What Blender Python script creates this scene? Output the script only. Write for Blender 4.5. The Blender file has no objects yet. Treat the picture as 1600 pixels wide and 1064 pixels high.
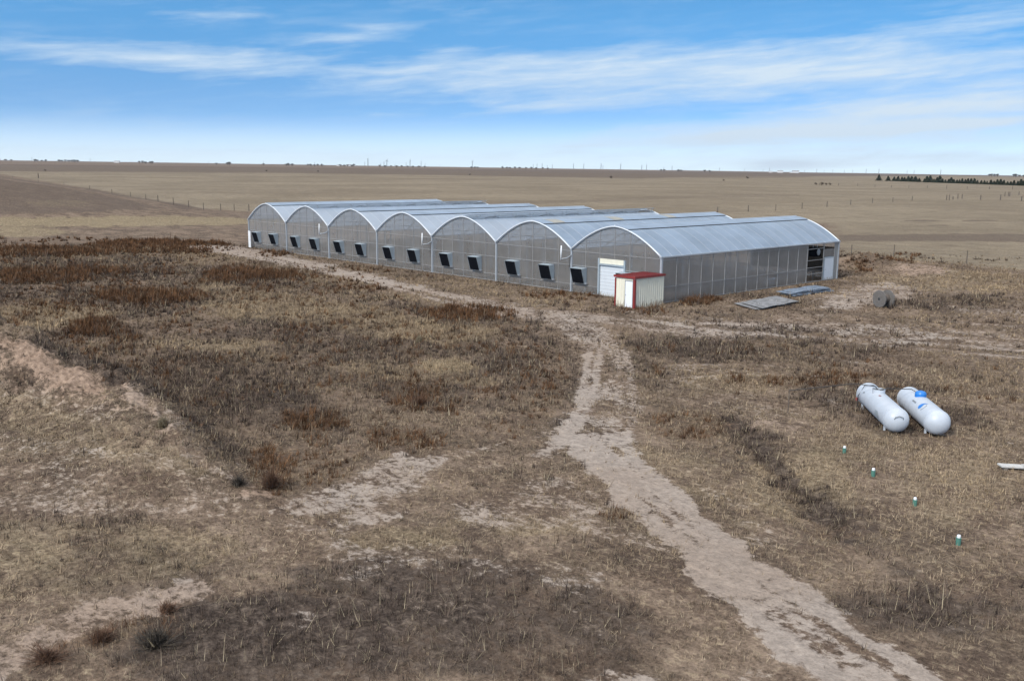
import bpy, bmesh, math, random
import numpy as np
from mathutils import Vector, Matrix
sc = bpy.context.scene
COL = sc.collection
rnd = random.Random(7)
HAZE = 2.5e-5
rs = np.random.RandomState(11)

# ------------------------------------------------------------------ camera
CAM = np.array([43.9186, -55.1976, 9.7667])
YAW, PITCH, ROLL, FPX = math.radians(-47.45886812), math.radians(10.26934635), math.radians(0.40647246), 1482.8955
_f = np.array([math.sin(YAW)*math.cos(PITCH), math.cos(YAW)*math.cos(PITCH), -math.sin(PITCH)])
_r = np.array([math.cos(YAW), -math.sin(YAW), 0.0]); _u = np.cross(_r, _f)
RX = _r*math.cos(ROLL)+_u*math.sin(ROLL); UX = -_r*math.sin(ROLL)+_u*math.cos(ROLL)
cd = bpy.data.cameras.new('camera'); cam = bpy.data.objects.new('camera', cd); COL.objects.link(cam)
cd.sensor_width = 36.0; cd.lens = FPX/1600*36; cd.clip_start = 0.5; cd.clip_end = 60000
M4 = Matrix.Identity(4)
for i in range(3):
    M4[i][0] = RX[i]; M4[i][1] = UX[i]; M4[i][2] = -_f[i]; M4[i][3] = CAM[i]
cam.matrix_world = M4
sc.camera = cam
def ray(px, py):
    d = _f + (px-800)/FPX*RX - (py-532)/FPX*UX
    return d/np.linalg.norm(d)

# ------------------------------------------------------------------ light
SUN_AZ = math.atan2(0.10, -0.99)         # the sun stands behind the camera, to its left
SUN_EL = math.radians(38)
sc.view_settings.view_transform = 'Standard'; sc.view_settings.look = 'None'
sc.view_settings.exposure = 0.78; sc.view_settings.gamma = 1.0
w = bpy.data.worlds.new('World'); sc.world = w; w.use_nodes = True
NT = w.node_tree; NT.nodes.clear()
class Nodes:
    def __init__(s, nt): s.nt = nt
    def n(s, t, **k):
        x = s.nt.nodes.new(t)
        for a, b in k.items(): setattr(x, a, b)
        return x
    def put(s, sock, v):
        if isinstance(v, bpy.types.NodeSocket): s.nt.links.new(v, sock)
        elif v is not None: sock.default_value = v
    def m(s, op, a, b=None, c=None, clamp=False):
        x = s.n('ShaderNodeMath', operation=op); x.use_clamp = clamp
        for i, v in enumerate((a, b, c)):
            if v is not None: s.put(x.inputs[i], v)
        return x.outputs[0]
    def mix(s, f, a, b, blend='MIX'):
        x = s.n('ShaderNodeMix', data_type='RGBA', blend_type=blend)
        s.put(x.inputs[0], f)
        for i, v in ((6, a), (7, b)):
            s.put(x.inputs[i], v if isinstance(v, bpy.types.NodeSocket) else (*v, 1))
        return x.outputs[2]
    def noise(s, vec, scale, detail=4, rough=.55, dist=0):
        x = s.n('ShaderNodeTexNoise'); s.put(x.inputs['Vector'], vec)
        x.inputs['Scale'].default_value = scale; x.inputs['Detail'].default_value = detail
        x.inputs['Roughness'].default_value = rough; x.inputs['Distortion'].default_value = dist
        return x.outputs[0]
    def rng(s, v, a, b, c=0., d=1., smooth=True):
        x = s.n('ShaderNodeMapRange'); x.interpolation_type = 'SMOOTHSTEP' if smooth else 'LINEAR'
        s.put(x.inputs[0], v)
        for i, q in enumerate((a, b, c, d)): x.inputs[i+1].default_value = q
        return x.outputs[0]
    def scale(s, vec, v):
        x = s.n('ShaderNodeMapping'); s.put(x.inputs[0], vec); x.inputs['Scale'].default_value = v
        return x.outputs[0]
N = Nodes(NT)
tc = N.n('ShaderNodeTexCoord').outputs['Generated']
sep = N.n('ShaderNodeSeparateXYZ'); N.put(sep.inputs[0], tc)
DX, DY, DZ = sep.outputs
# the sky near the horizon is deep blue: look the Sky Texture up a little higher than the eye does
up = N.m('ADD', N.m('MULTIPLY', N.m('MAXIMUM', DZ, 0.0), 3.2), 0.05)
cmb = N.n('ShaderNodeCombineXYZ'); N.put(cmb.inputs[0], DX); N.put(cmb.inputs[1], DY); N.put(cmb.inputs[2], up)
nrm = N.n('ShaderNodeVectorMath', operation='NORMALIZE'); N.put(nrm.inputs[0], cmb.outputs[0])
sky = N.n('ShaderNodeTexSky'); sky.sky_type = 'NISHITA'; sky.sun_disc = False
sky.sun_elevation = SUN_EL; sky.sun_rotation = SUN_AZ; sky.altitude = 1500; sky.air_density = 1.0; sky.dust_density = 0.6; sky.ozone_density = 1.6
N.put(sky.inputs[0], nrm.outputs[0])
skyc = sky.outputs[0]
# cirrus, drawn over azimuth and elevation
bv = math.atan2(_f[0], _f[1])
c_, s_ = math.cos(bv), math.sin(bv)
along = N.m('ADD', N.m('MULTIPLY', DX, s_), N.m('MULTIPLY', DY, c_))
across = N.m('SUBTRACT', N.m('MULTIPLY', DX, c_), N.m('MULTIPLY', DY, s_))
AZ = N.m('ARCTAN2', across, along)
EL = N.m('ARCSINE', DZ)
def azel(px, py):
    d = ray(px, py)
    return math.atan2(d[0]*c_-d[1]*s_, d[0]*s_+d[1]*c_), math.asin(d[2])
cv = N.n('ShaderNodeCombineXYZ'); N.put(cv.inputs[0], AZ); N.put(cv.inputs[1], EL)
tilt = N.n('ShaderNodeMapping'); N.put(tilt.inputs[0], cv.outputs[0]); tilt.inputs['Rotation'].default_value = (0, 0, math.radians(-4))
CV = tilt.outputs[0]
warp = N.n('ShaderNodeTexNoise'); N.put(warp.inputs['Vector'], N.scale(CV, (5, 16, 1))); warp.inputs['Scale'].default_value = 1.5; warp.inputs['Detail'].default_value = 3
wv = N.n('ShaderNodeVectorMath', operation='MULTIPLY_ADD'); N.put(wv.inputs[0], warp.outputs[1]); wv.inputs[1].default_value = (.07, .014, 0); N.put(wv.inputs[2], CV)
st1 = N.noise(N.scale(wv.outputs[0], (4.5, 42, 1)), 1.0, 7, .62)
st2 = N.noise(N.scale(wv.outputs[0], (14, 120, 1)), 1.0, 6, .6)
st3 = N.noise(N.scale(wv.outputs[0], (9, 30, 1)), 1.3, 8, .65)
cover = None
#        px    py   half-w half-h slope strength
BANDS = [(90, 80, 130, 16, .00, .65), (330, 96, 150, 20, .02, .8), (310, 22, 110, 13, -.06, .5), (555, 58, 110, 17, -.10, .55),
         (830, 118, 300, 26, -.03, .95), (980, 86, 260, 16, -.05, .45), (1180, 112, 260, 22, -.06, .6), (1430, 60, 300, 30, -.14, .45), (1350, 180, 330, 22, -.09, .85),
         (900, 168, 130, 9, -.03, .5), (700, 82, 60, 16, -.3, .4), (720, 18, 90, 8, 0, .3), (1560, 200, 260, 30, -.03, .55), (1300, 206, 380, 10, -.05, .6), (1060, 150, 300, 12, -.04, .5), (1480, 100, 220, 14, -.07, .5), (1500, 250, 220, 10, -.02, .5), (1240, 215, 300, 20, 0, .5),
         (1560, 120, 200, 40, -.1, .5), (660, 180, 140, 7, .02, .25), (1230, 258, 60, 7, 0, .8), (1000, 250, 500, 16, 0, .25), (250, 240, 400, 14, 0, .25)]
for px, py, a, b, k, s in BANDS:
    u0, v0 = azel(px, py)
    du = N.m('SUBTRACT', AZ, u0)
    dv = N.m('SUBTRACT', N.m('SUBTRACT', EL, v0), N.m('MULTIPLY', du, -k))
    e = N.m('ADD', N.m('POWER', N.m('ABSOLUTE', N.m('MULTIPLY', du, FPX/a)), 2.0), N.m('POWER', N.m('ABSOLUTE', N.m('MULTIPLY', dv, FPX/b)), 2.0))
    g = N.m('MULTIPLY', N.m('EXPONENT', N.m('MULTIPLY', e, -1.0)), s)
    cover = g if cover is None else N.m('ADD', cover, g)
stre = N.m('ADD', N.m('ADD', N.m('MULTIPLY', st1, .45), N.m('MULTIPLY', st2, .4)), N.m('MULTIPLY', st3, .25))
amt = N.m('MULTIPLY', N.rng(N.m('ADD', N.m('MULTIPLY', cover, .8), N.m('MULTIPLY', N.m('SUBTRACT', stre, .55), 2.4)), .10, 1.1, 0, 1, False), N.rng(cover, 0.0, .4))
veil = N.m('MULTIPLY', N.rng(stre, .5, .75), .16)
overhead_fill = N.m('MULTIPLY', N.rng(DZ, .22, .5), N.rng(N.noise(N.scale(tc, (2, 2, 4)), 1.5, 5, .6), .35, .6, .25, .9))  # bright cloud above the view, added to raise the ambient light
amt = N.m('ADD', N.m('MULTIPLY', amt, .98), veil, clamp=True)
low = N.rng(EL, 0.0, .056, .78, 0.0)
SKYT = N.mix(1.0, skyc, N.mix(N.rng(EL, .03, .17, 0., 1.), (.72, .92, 1.02), (.76, 1.46, 1.58)), 'MULTIPLY')
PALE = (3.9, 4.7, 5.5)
skyc2 = N.mix(low, SKYT, (5.5, 6.2, 6.7))
skyc3 = N.mix(overhead_fill, N.mix(amt, skyc2, PALE), (8.2, 8.0, 7.8))
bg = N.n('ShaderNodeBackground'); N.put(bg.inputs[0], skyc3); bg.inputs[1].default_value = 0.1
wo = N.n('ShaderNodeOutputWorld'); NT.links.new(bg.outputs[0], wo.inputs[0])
sd = bpy.data.lights.new('sun', 'SUN'); sd.energy = 2.0; sd.angle = math.radians(10); sd.color = (1, .95, .88)
so = bpy.data.objects.new('sun', sd); COL.objects.link(so)
sdir = Vector((math.sin(SUN_AZ)*math.cos(SUN_EL), math.cos(SUN_AZ)*math.cos(SUN_EL), math.sin(SUN_EL)))
so.rotation_euler = sdir.to_track_quat('Z', 'Y').to_euler(); so.location = (0, 0, 60)

# ------------------------------------------------------------------ materials
def mat(name, col=(.5, .5, .5), rough=.6, metal=0., spec=.5, var=0., vscale=3., bump=0., bscale=8., coat=0.):
    m = bpy.data.materials.new(name); m.use_nodes = True
    nt = m.node_tree; b = nt.nodes['Principled BSDF']; n = Nodes(nt)
    b.inputs['Base Color'].default_value = (*col, 1); b.inputs['Roughness'].default_value = rough
    b.inputs['Metallic'].default_value = metal; b.inputs['Specular IOR Level'].default_value = spec
    o = n.n('ShaderNodeTexCoord').outputs['Object']
    if var > 0:
        v = n.rng(n.noise(o, vscale, 7, .65), .25, .75, 1-var, 1+var, False)
        b_ = n.mix(1.0, col, n.mix(0.0, (1, 1, 1), (1, 1, 1)), 'MULTIPLY')
        hsv = n.n('ShaderNodeHueSaturation'); hsv.inputs['Color'].default_value = (*col, 1); n.put(hsv.inputs['Value'], v)
        nt.links.new(hsv.outputs[0], b.inputs['Base Color'])
        r2 = n.rng(n.noise(o, vscale*2.3, 5, .6), .3, .7, rough*.8, min(1, rough*1.2), False)
        nt.links.new(r2, b.inputs['Roughness'])
    if bump > 0:
        bp = n.n('ShaderNodeBump'); bp.inputs['Strength'].default_value = bump; bp.inputs['Distance'].default_value = .02
        n.put(bp.inputs['Height'], n.noise(o, bscale, 6, .6)); nt.links.new(bp.outputs[0], b.inputs['Normal'])
    return m

def poly_mat(name, diff, transp, trans, gloss, rough, axis, period, dirt=(.2, .17, .14)):
    """twin-wall polycarbonate sheet: part see-through, part milky, part glossy, with fine flutes along one axis"""
    m = bpy.data.materials.new(name); m.use_nodes = True; nt = m.node_tree; nt.nodes.clear(); n = Nodes(nt)
    o = n.n('ShaderNodeTexCoord').outputs['Object']
    sp = n.n('ShaderNodeSeparateXYZ'); n.put(sp.inputs[0], o)
    wav = n.m('SINE', n.m('MULTIPLY', sp.outputs[axis], 2*math.pi/period))
    pan = n.m('FLOOR', n.m('DIVIDE', sp.outputs[axis], 1.22))
    wn = n.n('ShaderNodeTexWhiteNoise', noise_dimensions='1D'); n.put(wn.inputs['W'], pan)
    big = n.noise(n.scale(o, (.35, .35, .8)), 1.0, 5, .6)
    small = n.noise(n.scale(o, (3, 3, .7)), 1.0, 6, .65)
    v = n.m('ADD', n.m('ADD', n.m('MULTIPLY', wn.outputs[0], .10), n.m('MULTIPLY', big, .5)), n.m('ADD', n.m('MULTIPLY', small, .3), .48))
    hs = n.n('ShaderNodeHueSaturation'); hs.inputs['Color'].default_value = (*diff, 1); n.put(hs.inputs['Value'], v)
    low = n.m('MULTIPLY', n.rng(sp.outputs[2], 0, .9, .55, 0), small) if axis != 2 else 0.0
    colr = n.mix(low, hs.outputs[0], dirt)
    bp = n.n('ShaderNodeBump'); bp.inputs['Strength'].default_value = .12; bp.inputs['Distance'].default_value = .01
    n.put(bp.inputs['Height'], n.m('ADD', wav, n.m('MULTIPLY', big, 6)))
    d = n.n('ShaderNodeBsdfDiffuse'); n.put(d.inputs[0], colr); nt.links.new(bp.outputs[0], d.inputs['Normal'])
    t = n.n('ShaderNodeBsdfTranslucent'); n.put(t.inputs[0], colr)
    tr = n.n('ShaderNodeBsdfTransparent'); tr.inputs[0].default_value = (.86, .87, .88, 1)
    g = n.n('ShaderNodeBsdfGlossy'); g.inputs['Roughness'].default_value = rough; g.inputs[0].default_value = (1, 1, 1, 1); nt.links.new(bp.outputs[0], g.inputs['Normal'])
    def ms(f, a, b):
        x = n.n('ShaderNodeMixShader'); n.put(x.inputs[0], f); nt.links.new(a, x.inputs[1]); nt.links.new(b, x.inputs[2]); return x.outputs[0]
    a = ms(trans, d.outputs[0], t.outputs[0])
    a = ms(n.m('ADD', n.m('MULTIPLY', small, .25), transp-.12, clamp=True), a, tr.outputs[0])
    fr = n.n('ShaderNodeFresnel'); fr.inputs[0].default_value = 1.5
    a = ms(n.m('MULTIPLY', fr.outputs[0], gloss, clamp=True), a, g.outputs[0])
    out = n.n('ShaderNodeOutputMaterial'); nt.links.new(a, out.inputs[0])
    return m
MAT = dict(
    roof=poly_mat('roof_polycarbonate', (.43, .545, .69), .14, .40, .22, .45, 1, .076),
    vent=poly_mat('vent_polycarbonate', (.43, .545, .69), .10, .40, .22, .45, 1, .076),
    wall=poly_mat('wall_polycarbonate', (.60, .58, .555), .60, .50, .6, .22, 0, .06),
    side=poly_mat('side_polycarbonate', (.64, .61, .58), .56, .50, .6, .22, 1, .06),
    patch=mat('yellowed_fibreglass', (.33, .315, .27), .5, var=.15),
    galv=mat('galvanised_steel', (.42, .45, .48), .45, .35, var=.12, vscale=5),
    mull=mat('dull_aluminium', (.27, .265, .26), .6, .0, var=.2, vscale=4),
    grey=mat('grey_sheet', (.25, .245, .235), .6, var=.12),
    pad=mat('cooling_pad', (.045, .036, .028), .95, var=.4, vscale=6, bump=.5, bscale=40),
    hood=mat('hood_sheet_metal', (.40, .46, .50), .42, .3, var=.12, vscale=4),
    black=mat('black_shutter', (.005, .006, .009), .85, spec=.08, var=.2),
    white=mat('white_paint', (.78, .80, .82), .4, var=.05, vscale=1.5),
    whitedoor=mat('white_door', (.60, .64, .68), .45, var=.06, vscale=1.2),
    trim=mat('white_trim', (.66, .70, .74), .4, .1, var=.06),
    dark=mat('dark_gap', (.03, .032, .035), .7),
    cream=mat('cream_siding', (.72, .69, .57), .5, var=.08, vscale=2),
    red=mat('red_trim', (.22, .028, .025), .45, var=.12, vscale=2),
    tank=mat('tank_white', (.48, .52, .575), .42, var=.13, vscale=1.6),
    blue=mat('blue_dome', (.02, .18, .55), .4),
    greytext=mat('grey_lettering', (.22, .24, .26), .6),
    rubber=mat('black_rubber', (.02, .02, .022), .5),
    redtag=mat('red_tag', (.25, .07, .06), .5),
    wood=mat('weathered_wood', (.135, .125, .118), .85, var=.25, vscale=6, bump=.4),
    post=mat('fence_post_wood', (.11, .09, .075), .9, var=.3, vscale=5),
    wire=mat('fence_wire', (.2, .18, .16), .6, .5),
    green=mat('green_plastic', (.075, .20, .16), .5, var=.15),
    concrete=mat('pale_board', (.50, .49, .47), .7, var=.2, vscale=5),
    turbine=mat('turbine_grey', (.10, .11, .13), .6),
    farwall=mat('far_house_wall', (.7, .7, .7), .6),
    farroof=mat('far_house_roof', (.25, .24, .24), .7),
    trunk=mat('bark', (.07, .055, .045), .9, var=.2),
)

def stain(m, col, top):
    nt = m.node_tree; b = nt.nodes['Principled BSDF']; n = Nodes(nt); o = n.n('ShaderNodeTexCoord').outputs['Object']
    sp = n.n('ShaderNodeSeparateXYZ'); n.put(sp.inputs[0], o)
    f = n.m('MULTIPLY', n.rng(n.m('SUBTRACT', n.noise(n.scale(o, (4, 4, 1.2)), 1.6, 6, .7), n.m('MULTIPLY', sp.outputs[2], .32/top)), .30, .48), .75)
    src = b.inputs['Base Color'].links[0].from_socket
    nt.links.new(n.mix(f, src, col), b.inputs['Base Color'])
stain(MAT['cream'], (.26, .20, .14), .7); stain(MAT['whitedoor'], (.30, .25, .19), .45)
# ------------------------------------------------------------------ mesh helpers
class MB:
    def __init__(s): s.b = bmesh.new()
    def face(s, pts):
        try: return s.b.faces.new([s.b.verts.new(p) for p in pts])
        except ValueError: return None
    def box(s, c, d, rot=None):
        c = Vector(c); R = rot or Matrix.Identity(3)
        v = []
        for z in (-.5, .5):
            for x, y in ((-.5, -.5), (.5, -.5), (.5, .5), (-.5, .5)):
                v.append(s.b.verts.new(c + R @ Vector((x*d[0], y*d[1], z*d[2]))))
        for q in ((3, 2, 1, 0), (4, 5, 6, 7), (0, 1, 5, 4), (1, 2, 6, 5), (2, 3, 7, 6), (3, 0, 4, 7)):
            s.b.faces.new([v[i] for i in q])
        return s
    def bar(s, a, b, w, h=None):
        a, b = Vector(a), Vector(b); d = b-a; L = d.length
        z = d.normalized(); x = z.cross(Vector((0, 0, 1)))
        if x.length < 1e-4: x = Vector((1, 0, 0))
        x.normalize(); y = z.cross(x)
        return s.box((a+b)/2, (w, h or w, L), Matrix((x, y, z)).transposed())
    def tube(s, pts, r, n=8, cap=True):
        pts = [Vector(p) for p in pts]; rr = r if isinstance(r, (list, tuple)) else [r]*len(pts)
        rings = []
        for i, p in enumerate(pts):
            t = (pts[min(i+1, len(pts)-1)]-pts[max(i-1, 0)]).normalized()
            x = t.cross(Vector((0, 0, 1)) if abs(t.z) < .95 else Vector((1, 0, 0))).normalized(); y = t.cross(x)
            rings.append([s.b.verts.new(p+(x*math.cos(a)+y*math.sin(a))*rr[i]) for a in [2*math.pi*k/n for k in range(n)]])
        for A, B in zip(rings, rings[1:]):
            for k in range(n): s.b.faces.new((A[k], A[(k+1) % n], B[(k+1) % n], B[k]))
        if cap:
            s.b.faces.new(rings[0][::-1]); s.b.faces.new(rings[-1])
        return s
    def strip(s, A, B):
        va = [s.b.verts.new(p) for p in A]; vb = [s.b.verts.new(p) for p in B]
        for i in range(len(A)-1): s.b.faces.new((va[i], va[i+1], vb[i+1], vb[i]))
        return s
    def build(s, name, m, parent=None, smooth=False, bevel=0):
        bmesh.ops.recalc_face_normals(s.b, faces=s.b.faces)
        me = bpy.data.meshes.new(name); s.b.to_mesh(me); s.b.free()
        if smooth:
            me.polygons.foreach_set('use_smooth', [True]*len(me.polygons))
        me.materials.append(m if not isinstance(m, str) else MAT[m])
        o = bpy.data.objects.new(name, me); COL.objects.link(o)
        if parent: o.parent = parent
        if bevel:
            bv = o.modifiers.new('bevel', 'BEVEL'); bv.width = bevel; bv.segments = 2
        return o
def tag(o, label=None, cat=None, group=None, kind=None):
    for k, v in (('label', label), ('category', cat), ('group', group), ('kind', kind)):
        if v: o[k] = v
    return o
def thing(name, label, cat, loc=(0, 0, 0), rz=0, group=None):
    o = bpy.data.objects.new(name, None); COL.objects.link(o); o.location = loc; o.rotation_euler = (0, 0, rz); o.empty_display_size = .3
    return tag(o, label, cat, group)
KIDS = {}
def dup(root, loc, rz, label, group=None, scale=1.0):
    r = root.copy(); COL.objects.link(r); r.location = loc; r.rotation_euler = (0, 0, rz); r.scale = (scale,)*3; r['label'] = label
    if group: r['group'] = group
    def rec(o, p):
        for ch in KIDS.get(o.name, [c for c in o.children]):
            c = ch.copy(); COL.objects.link(c); c.parent = p; rec(ch, c)
    rec(root, r)
    return r
ONES = 'zeroth first second third fourth fifth sixth seventh eighth ninth tenth eleventh twelfth thirteenth fourteenth fifteenth sixteenth seventeenth eighteenth nineteenth'.split()
def nth(n):
    if n < 20: return ONES[n]
    t = {2: 'twent', 3: 'thirt', 4: 'fort', 5: 'fift', 6: 'sixt', 7: 'sevent'}[n//10]
    return t+'ieth' if n % 10 == 0 else t+'y-'+ONES[n % 10]

# ------------------------------------------------------------------ terrain
def h2(ix, iy, seed):
    n = (ix.astype(np.int64)*374761393 + iy.astype(np.int64)*668265263 + seed*1442695041) & 0xffffffff
    n = ((n ^ (n >> 13))*1274126177) & 0xffffffff
    return ((n ^ (n >> 16)) & 0xffff)/65535.0
def vnoise(x, y, seed):
    ix = np.floor(x); iy = np.floor(y); fx = x-ix; fy = y-iy
    fx = fx*fx*(3-2*fx); fy = fy*fy*(3-2*fy)
    a = h2(ix, iy, seed); b = h2(ix+1, iy, seed); c = h2(ix, iy+1, seed); d = h2(ix+1, iy+1, seed)
    return (a*(1-fx)+b*fx)*(1-fy)+(c*(1-fx)+d*fx)*fy
def fbm(x, y, s, oct=4, seed=1, gain=.5):
    t = 0; amp = 1.; tot = 0; k = 1./s
    for i in range(oct):
        t = t+amp*(vnoise(x*k+17.3*i, y*k-9.1*i, seed+i)-.5); tot += amp*.5; amp *= gain; k *= 2.03
    return t/tot            # about -1..1
def flat(px, py, z=0.):
    d = ray(px, py); t = (z-CAM[2])/d[2]; return CAM[:2]+t*d[:2]
def sstep(a, b, x):
    t = np.clip((x-a)/(b-a), 0, 1); return t*t*(3-2*t)
def seg_dist(x, y, pts):
    best = np.full(x.shape, 1e9); par = np.zeros(x.shape); side = np.zeros(x.shape)
    acc = 0
    for (ax, ay), (bx, by) in zip(pts, pts[1:]):
        dx, dy = bx-ax, by-ay; L2 = dx*dx+dy*dy; L = math.sqrt(L2)
        t = np.clip(((x-ax)*dx+(y-ay)*dy)/L2, 0, 1)
        d = np.hypot(x-ax-t*dx, y-ay-t*dy)
        m = d < best
        best = np.where(m, d, best); par = np.where(m, acc+t*L, par)
        side = np.where(m, np.sign(dx*(y-ay)-dy*(x-ax)), side); acc += L
    return best, par/acc, side
BERM = [flat(px, py, z) for px, py, z in ((-160, 470, 1.5), (-60, 500, 1.5), (0, 520, 1.5), (60, 550, 1.4), (110, 573, 1.2), (190, 605, .9), (238, 640, .8), (262, 672, .7), (300, 715, .5), (390, 765, .2))]
DITCH = [flat(px, py) for px, py in ((1140, 655), (1165, 680), (1205, 722), (1250, 770), (1290, 815), (1325, 850))]
MOUND = flat(1410, 425); MOUND2 = flat(1330, 420)
HA = flat(318, 326); _d = ray(-10, 275)[:2]; _d = _d/np.linalg.norm(_d); HB = CAM[:2]+_d*232
HV = (HB-HA); HL = np.linalg.norm(HV); HV = HV/HL; HN = np.array([-HV[1], HV[0]])
if np.dot(HN, HA-CAM[:2]) < 0: HN = -HN
def H(x, y):
    x = np.asarray(x, float); y = np.asarray(y, float)
    shp = x.shape; x = x.ravel(); y = y.ravel()
    rx, ry = x-CAM[0], y-CAM[1]; r = np.hypot(rx, ry)
    z = np.zeros(x.shape)
    # far plain: drops a little to the right, rises to the left, with long swells
    f = r > 150
    if f.any():
        xf, yf, rf_ = x[f], y[f], r[f]
        fw = rx[f]*math.sin(YAW)+ry[f]*math.cos(YAW); rt = rx[f]*math.cos(YAW)-ry[f]*math.sin(YAW)
        far = sstep(150, 900, rf_)
        z[f] = far*(.0014*np.minimum(fw, 9000) - .0080*np.clip(rt, -7000, 7000)) + far*fbm(xf, yf, 900., 3, 61)*np.minimum(rf_/900., 4.5)*.9
    n = r < 480
    if n.any(): z[n] += Hnear(x[n], y[n], r[n])
    return z.reshape(shp)
def Hnear(x, y, r):
    z = .05*fbm(x, y, 3.0, 4, 3)+.05*fbm(x, y, .7, 3, 9)*(r < 90)
    # pad under the greenhouse and the shed
    dx = np.maximum(np.maximum(-64.5-x, x-2.5), 0); dy = np.maximum(np.maximum(-4.5-y, y-27), 0)
    pad = sstep(0, 8, np.hypot(dx, dy)); z = z*pad + (pad-1)*.02
    z = z + pad*.25*fbm(x, y, 22., 3, 21)
    k = r < 120
    if k.any():
        xk, yk = x[k], y[k]
        # earth bank round the basin at the left
        d, p, s = seg_dist(xk, yk, BERM)
        hb = np.interp(p, [0, .25, .55, .75, .9, 1], [2.4, 2.3, 2.0, 1.3, .85, .25])
        rag = 1+.34*fbm(xk, yk, 1.5, 5, 31, .65)
        wi = np.where(s > 0, 1.7, 4.2)
        z[k] += hb*rag*np.exp(-(d/wi)**2*1.2)
        z[k] += np.where(s > 0, 0, .30*hb*np.exp(-((d-1.8)/2.4)**2))*(fbm(p*34., d*.22, 1.0, 4, 91, .6)-.15)
        d, p, s = seg_dist(xk, yk, DITCH); z[k] -= .30*np.exp(-(d/.8)**2)*sstep(0, .05, p)*sstep(1, .9, p)
        for c, a, b, hh in ((MOUND, 9., 4., .9), (MOUND2, 3.5, 3., .9)):
            q = ((xk-c[0])*.94+(yk-c[1])*-.34); v = ((xk-c[0])*.34+(yk-c[1])*.94)
            z[k] += hh*np.exp(-(q/a)**2-(v/b)**2)*(1+.3*fbm(xk, yk, 2, 3, 5))
    # hill at the left
    u = (x-HA[0])*HV[0]+(y-HA[1])*HV[1]; v = (x-HA[0])*HN[0]+(y-HA[1])*HN[1]
    prof = np.where(v < 0, np.exp(-(np.abs(v)/62.)**2.0), np.exp(-(np.abs(v)/38.)**2))
    hs = np.clip(u/HL, 0, 2.2)
    z = z + 7.0*np.where(hs > 1, 1+.55*(hs-1), hs**1.05)*prof*(1+.05*fbm(x, y, 26, 3, 44))*sstep(480, 420, r)
    return z
_PC = {}
def P(px, py):
    k = (round(px, 2), round(py, 2))
    if k not in _PC: _PC[k] = _P(px, py)
    return _PC[k].copy()
def _P(px, py, lift=0.):
    d = ray(px, py)
    t = np.geomspace(8, 16000, 1100)
    q = CAM[:, None]+d[:, None]*t
    g = q[2]-H(q[0], q[1])-lift
    i = np.argmax(g < 0) if (g < 0).any() else len(t)-1
    a, b = t[max(i-1, 0)], t[i]
    for _ in range(30):
        m = .5*(a+b); qq = CAM+d*m
        if qq[2]-float(H(qq[0], qq[1]))-lift < 0: b = m
        else: a = m
    return CAM+d*.5*(a+b)

# areas of the ground, traced on the plan: outline, strength, kind
CLAY = [([(-80, 500), (0, 512), (60, 540), (130, 570), (200, 596), (200, 640), (100, 630), (0, 600), (-80, 580)], 1.0), ([(190, 600), (240, 628), (290, 690), (300, 720), (240, 700), (190, 650)], .6), ([(1370, 415), (1440, 405), (1510, 425), (1440, 440), (1380, 440)], .9), ([(1140, 650), (1300, 660), (1290, 680), (1150, 675)], .7), ([(360, 755), (440, 765), (430, 788), (360, 775)], .9), ([(-60, 1000), (150, 935), (340, 900), (340, 930), (100, 1020), (-60, 1080)], .5), ([(1470, 1000), (1560, 1000), (1600, 1064), (1500, 1064)], .6)]
CUT = [([(925, 545), (952, 555), (958, 585), (935, 600), (922, 575)], .6), ([(930, 625), (965, 625), (962, 650), (925, 648)], .55), ([(900, 655), (945, 672), (1000, 690), (985, 715), (930, 700)], .35),
 ([(1130, 900), (1180, 905), (1260, 955), (1330, 1000), (1420, 1064), (1350, 1064), (1250, 990)], .2), ([(985, 800), (1030, 800), (1080, 845), (1060, 858)], .25), ([(560, 436), (760, 476), (800, 488), (770, 488), (560, 441)], .5), ([(400, 397), (520, 420), (520, 424), (400, 401)], .4)]
def ell(cx, cy, rx, ry, v, n=14):
    return ([(cx+rx*math.cos(2*math.pi*k/n), cy+ry*math.sin(2*math.pi*k/n)) for k in range(n)], v)
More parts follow.
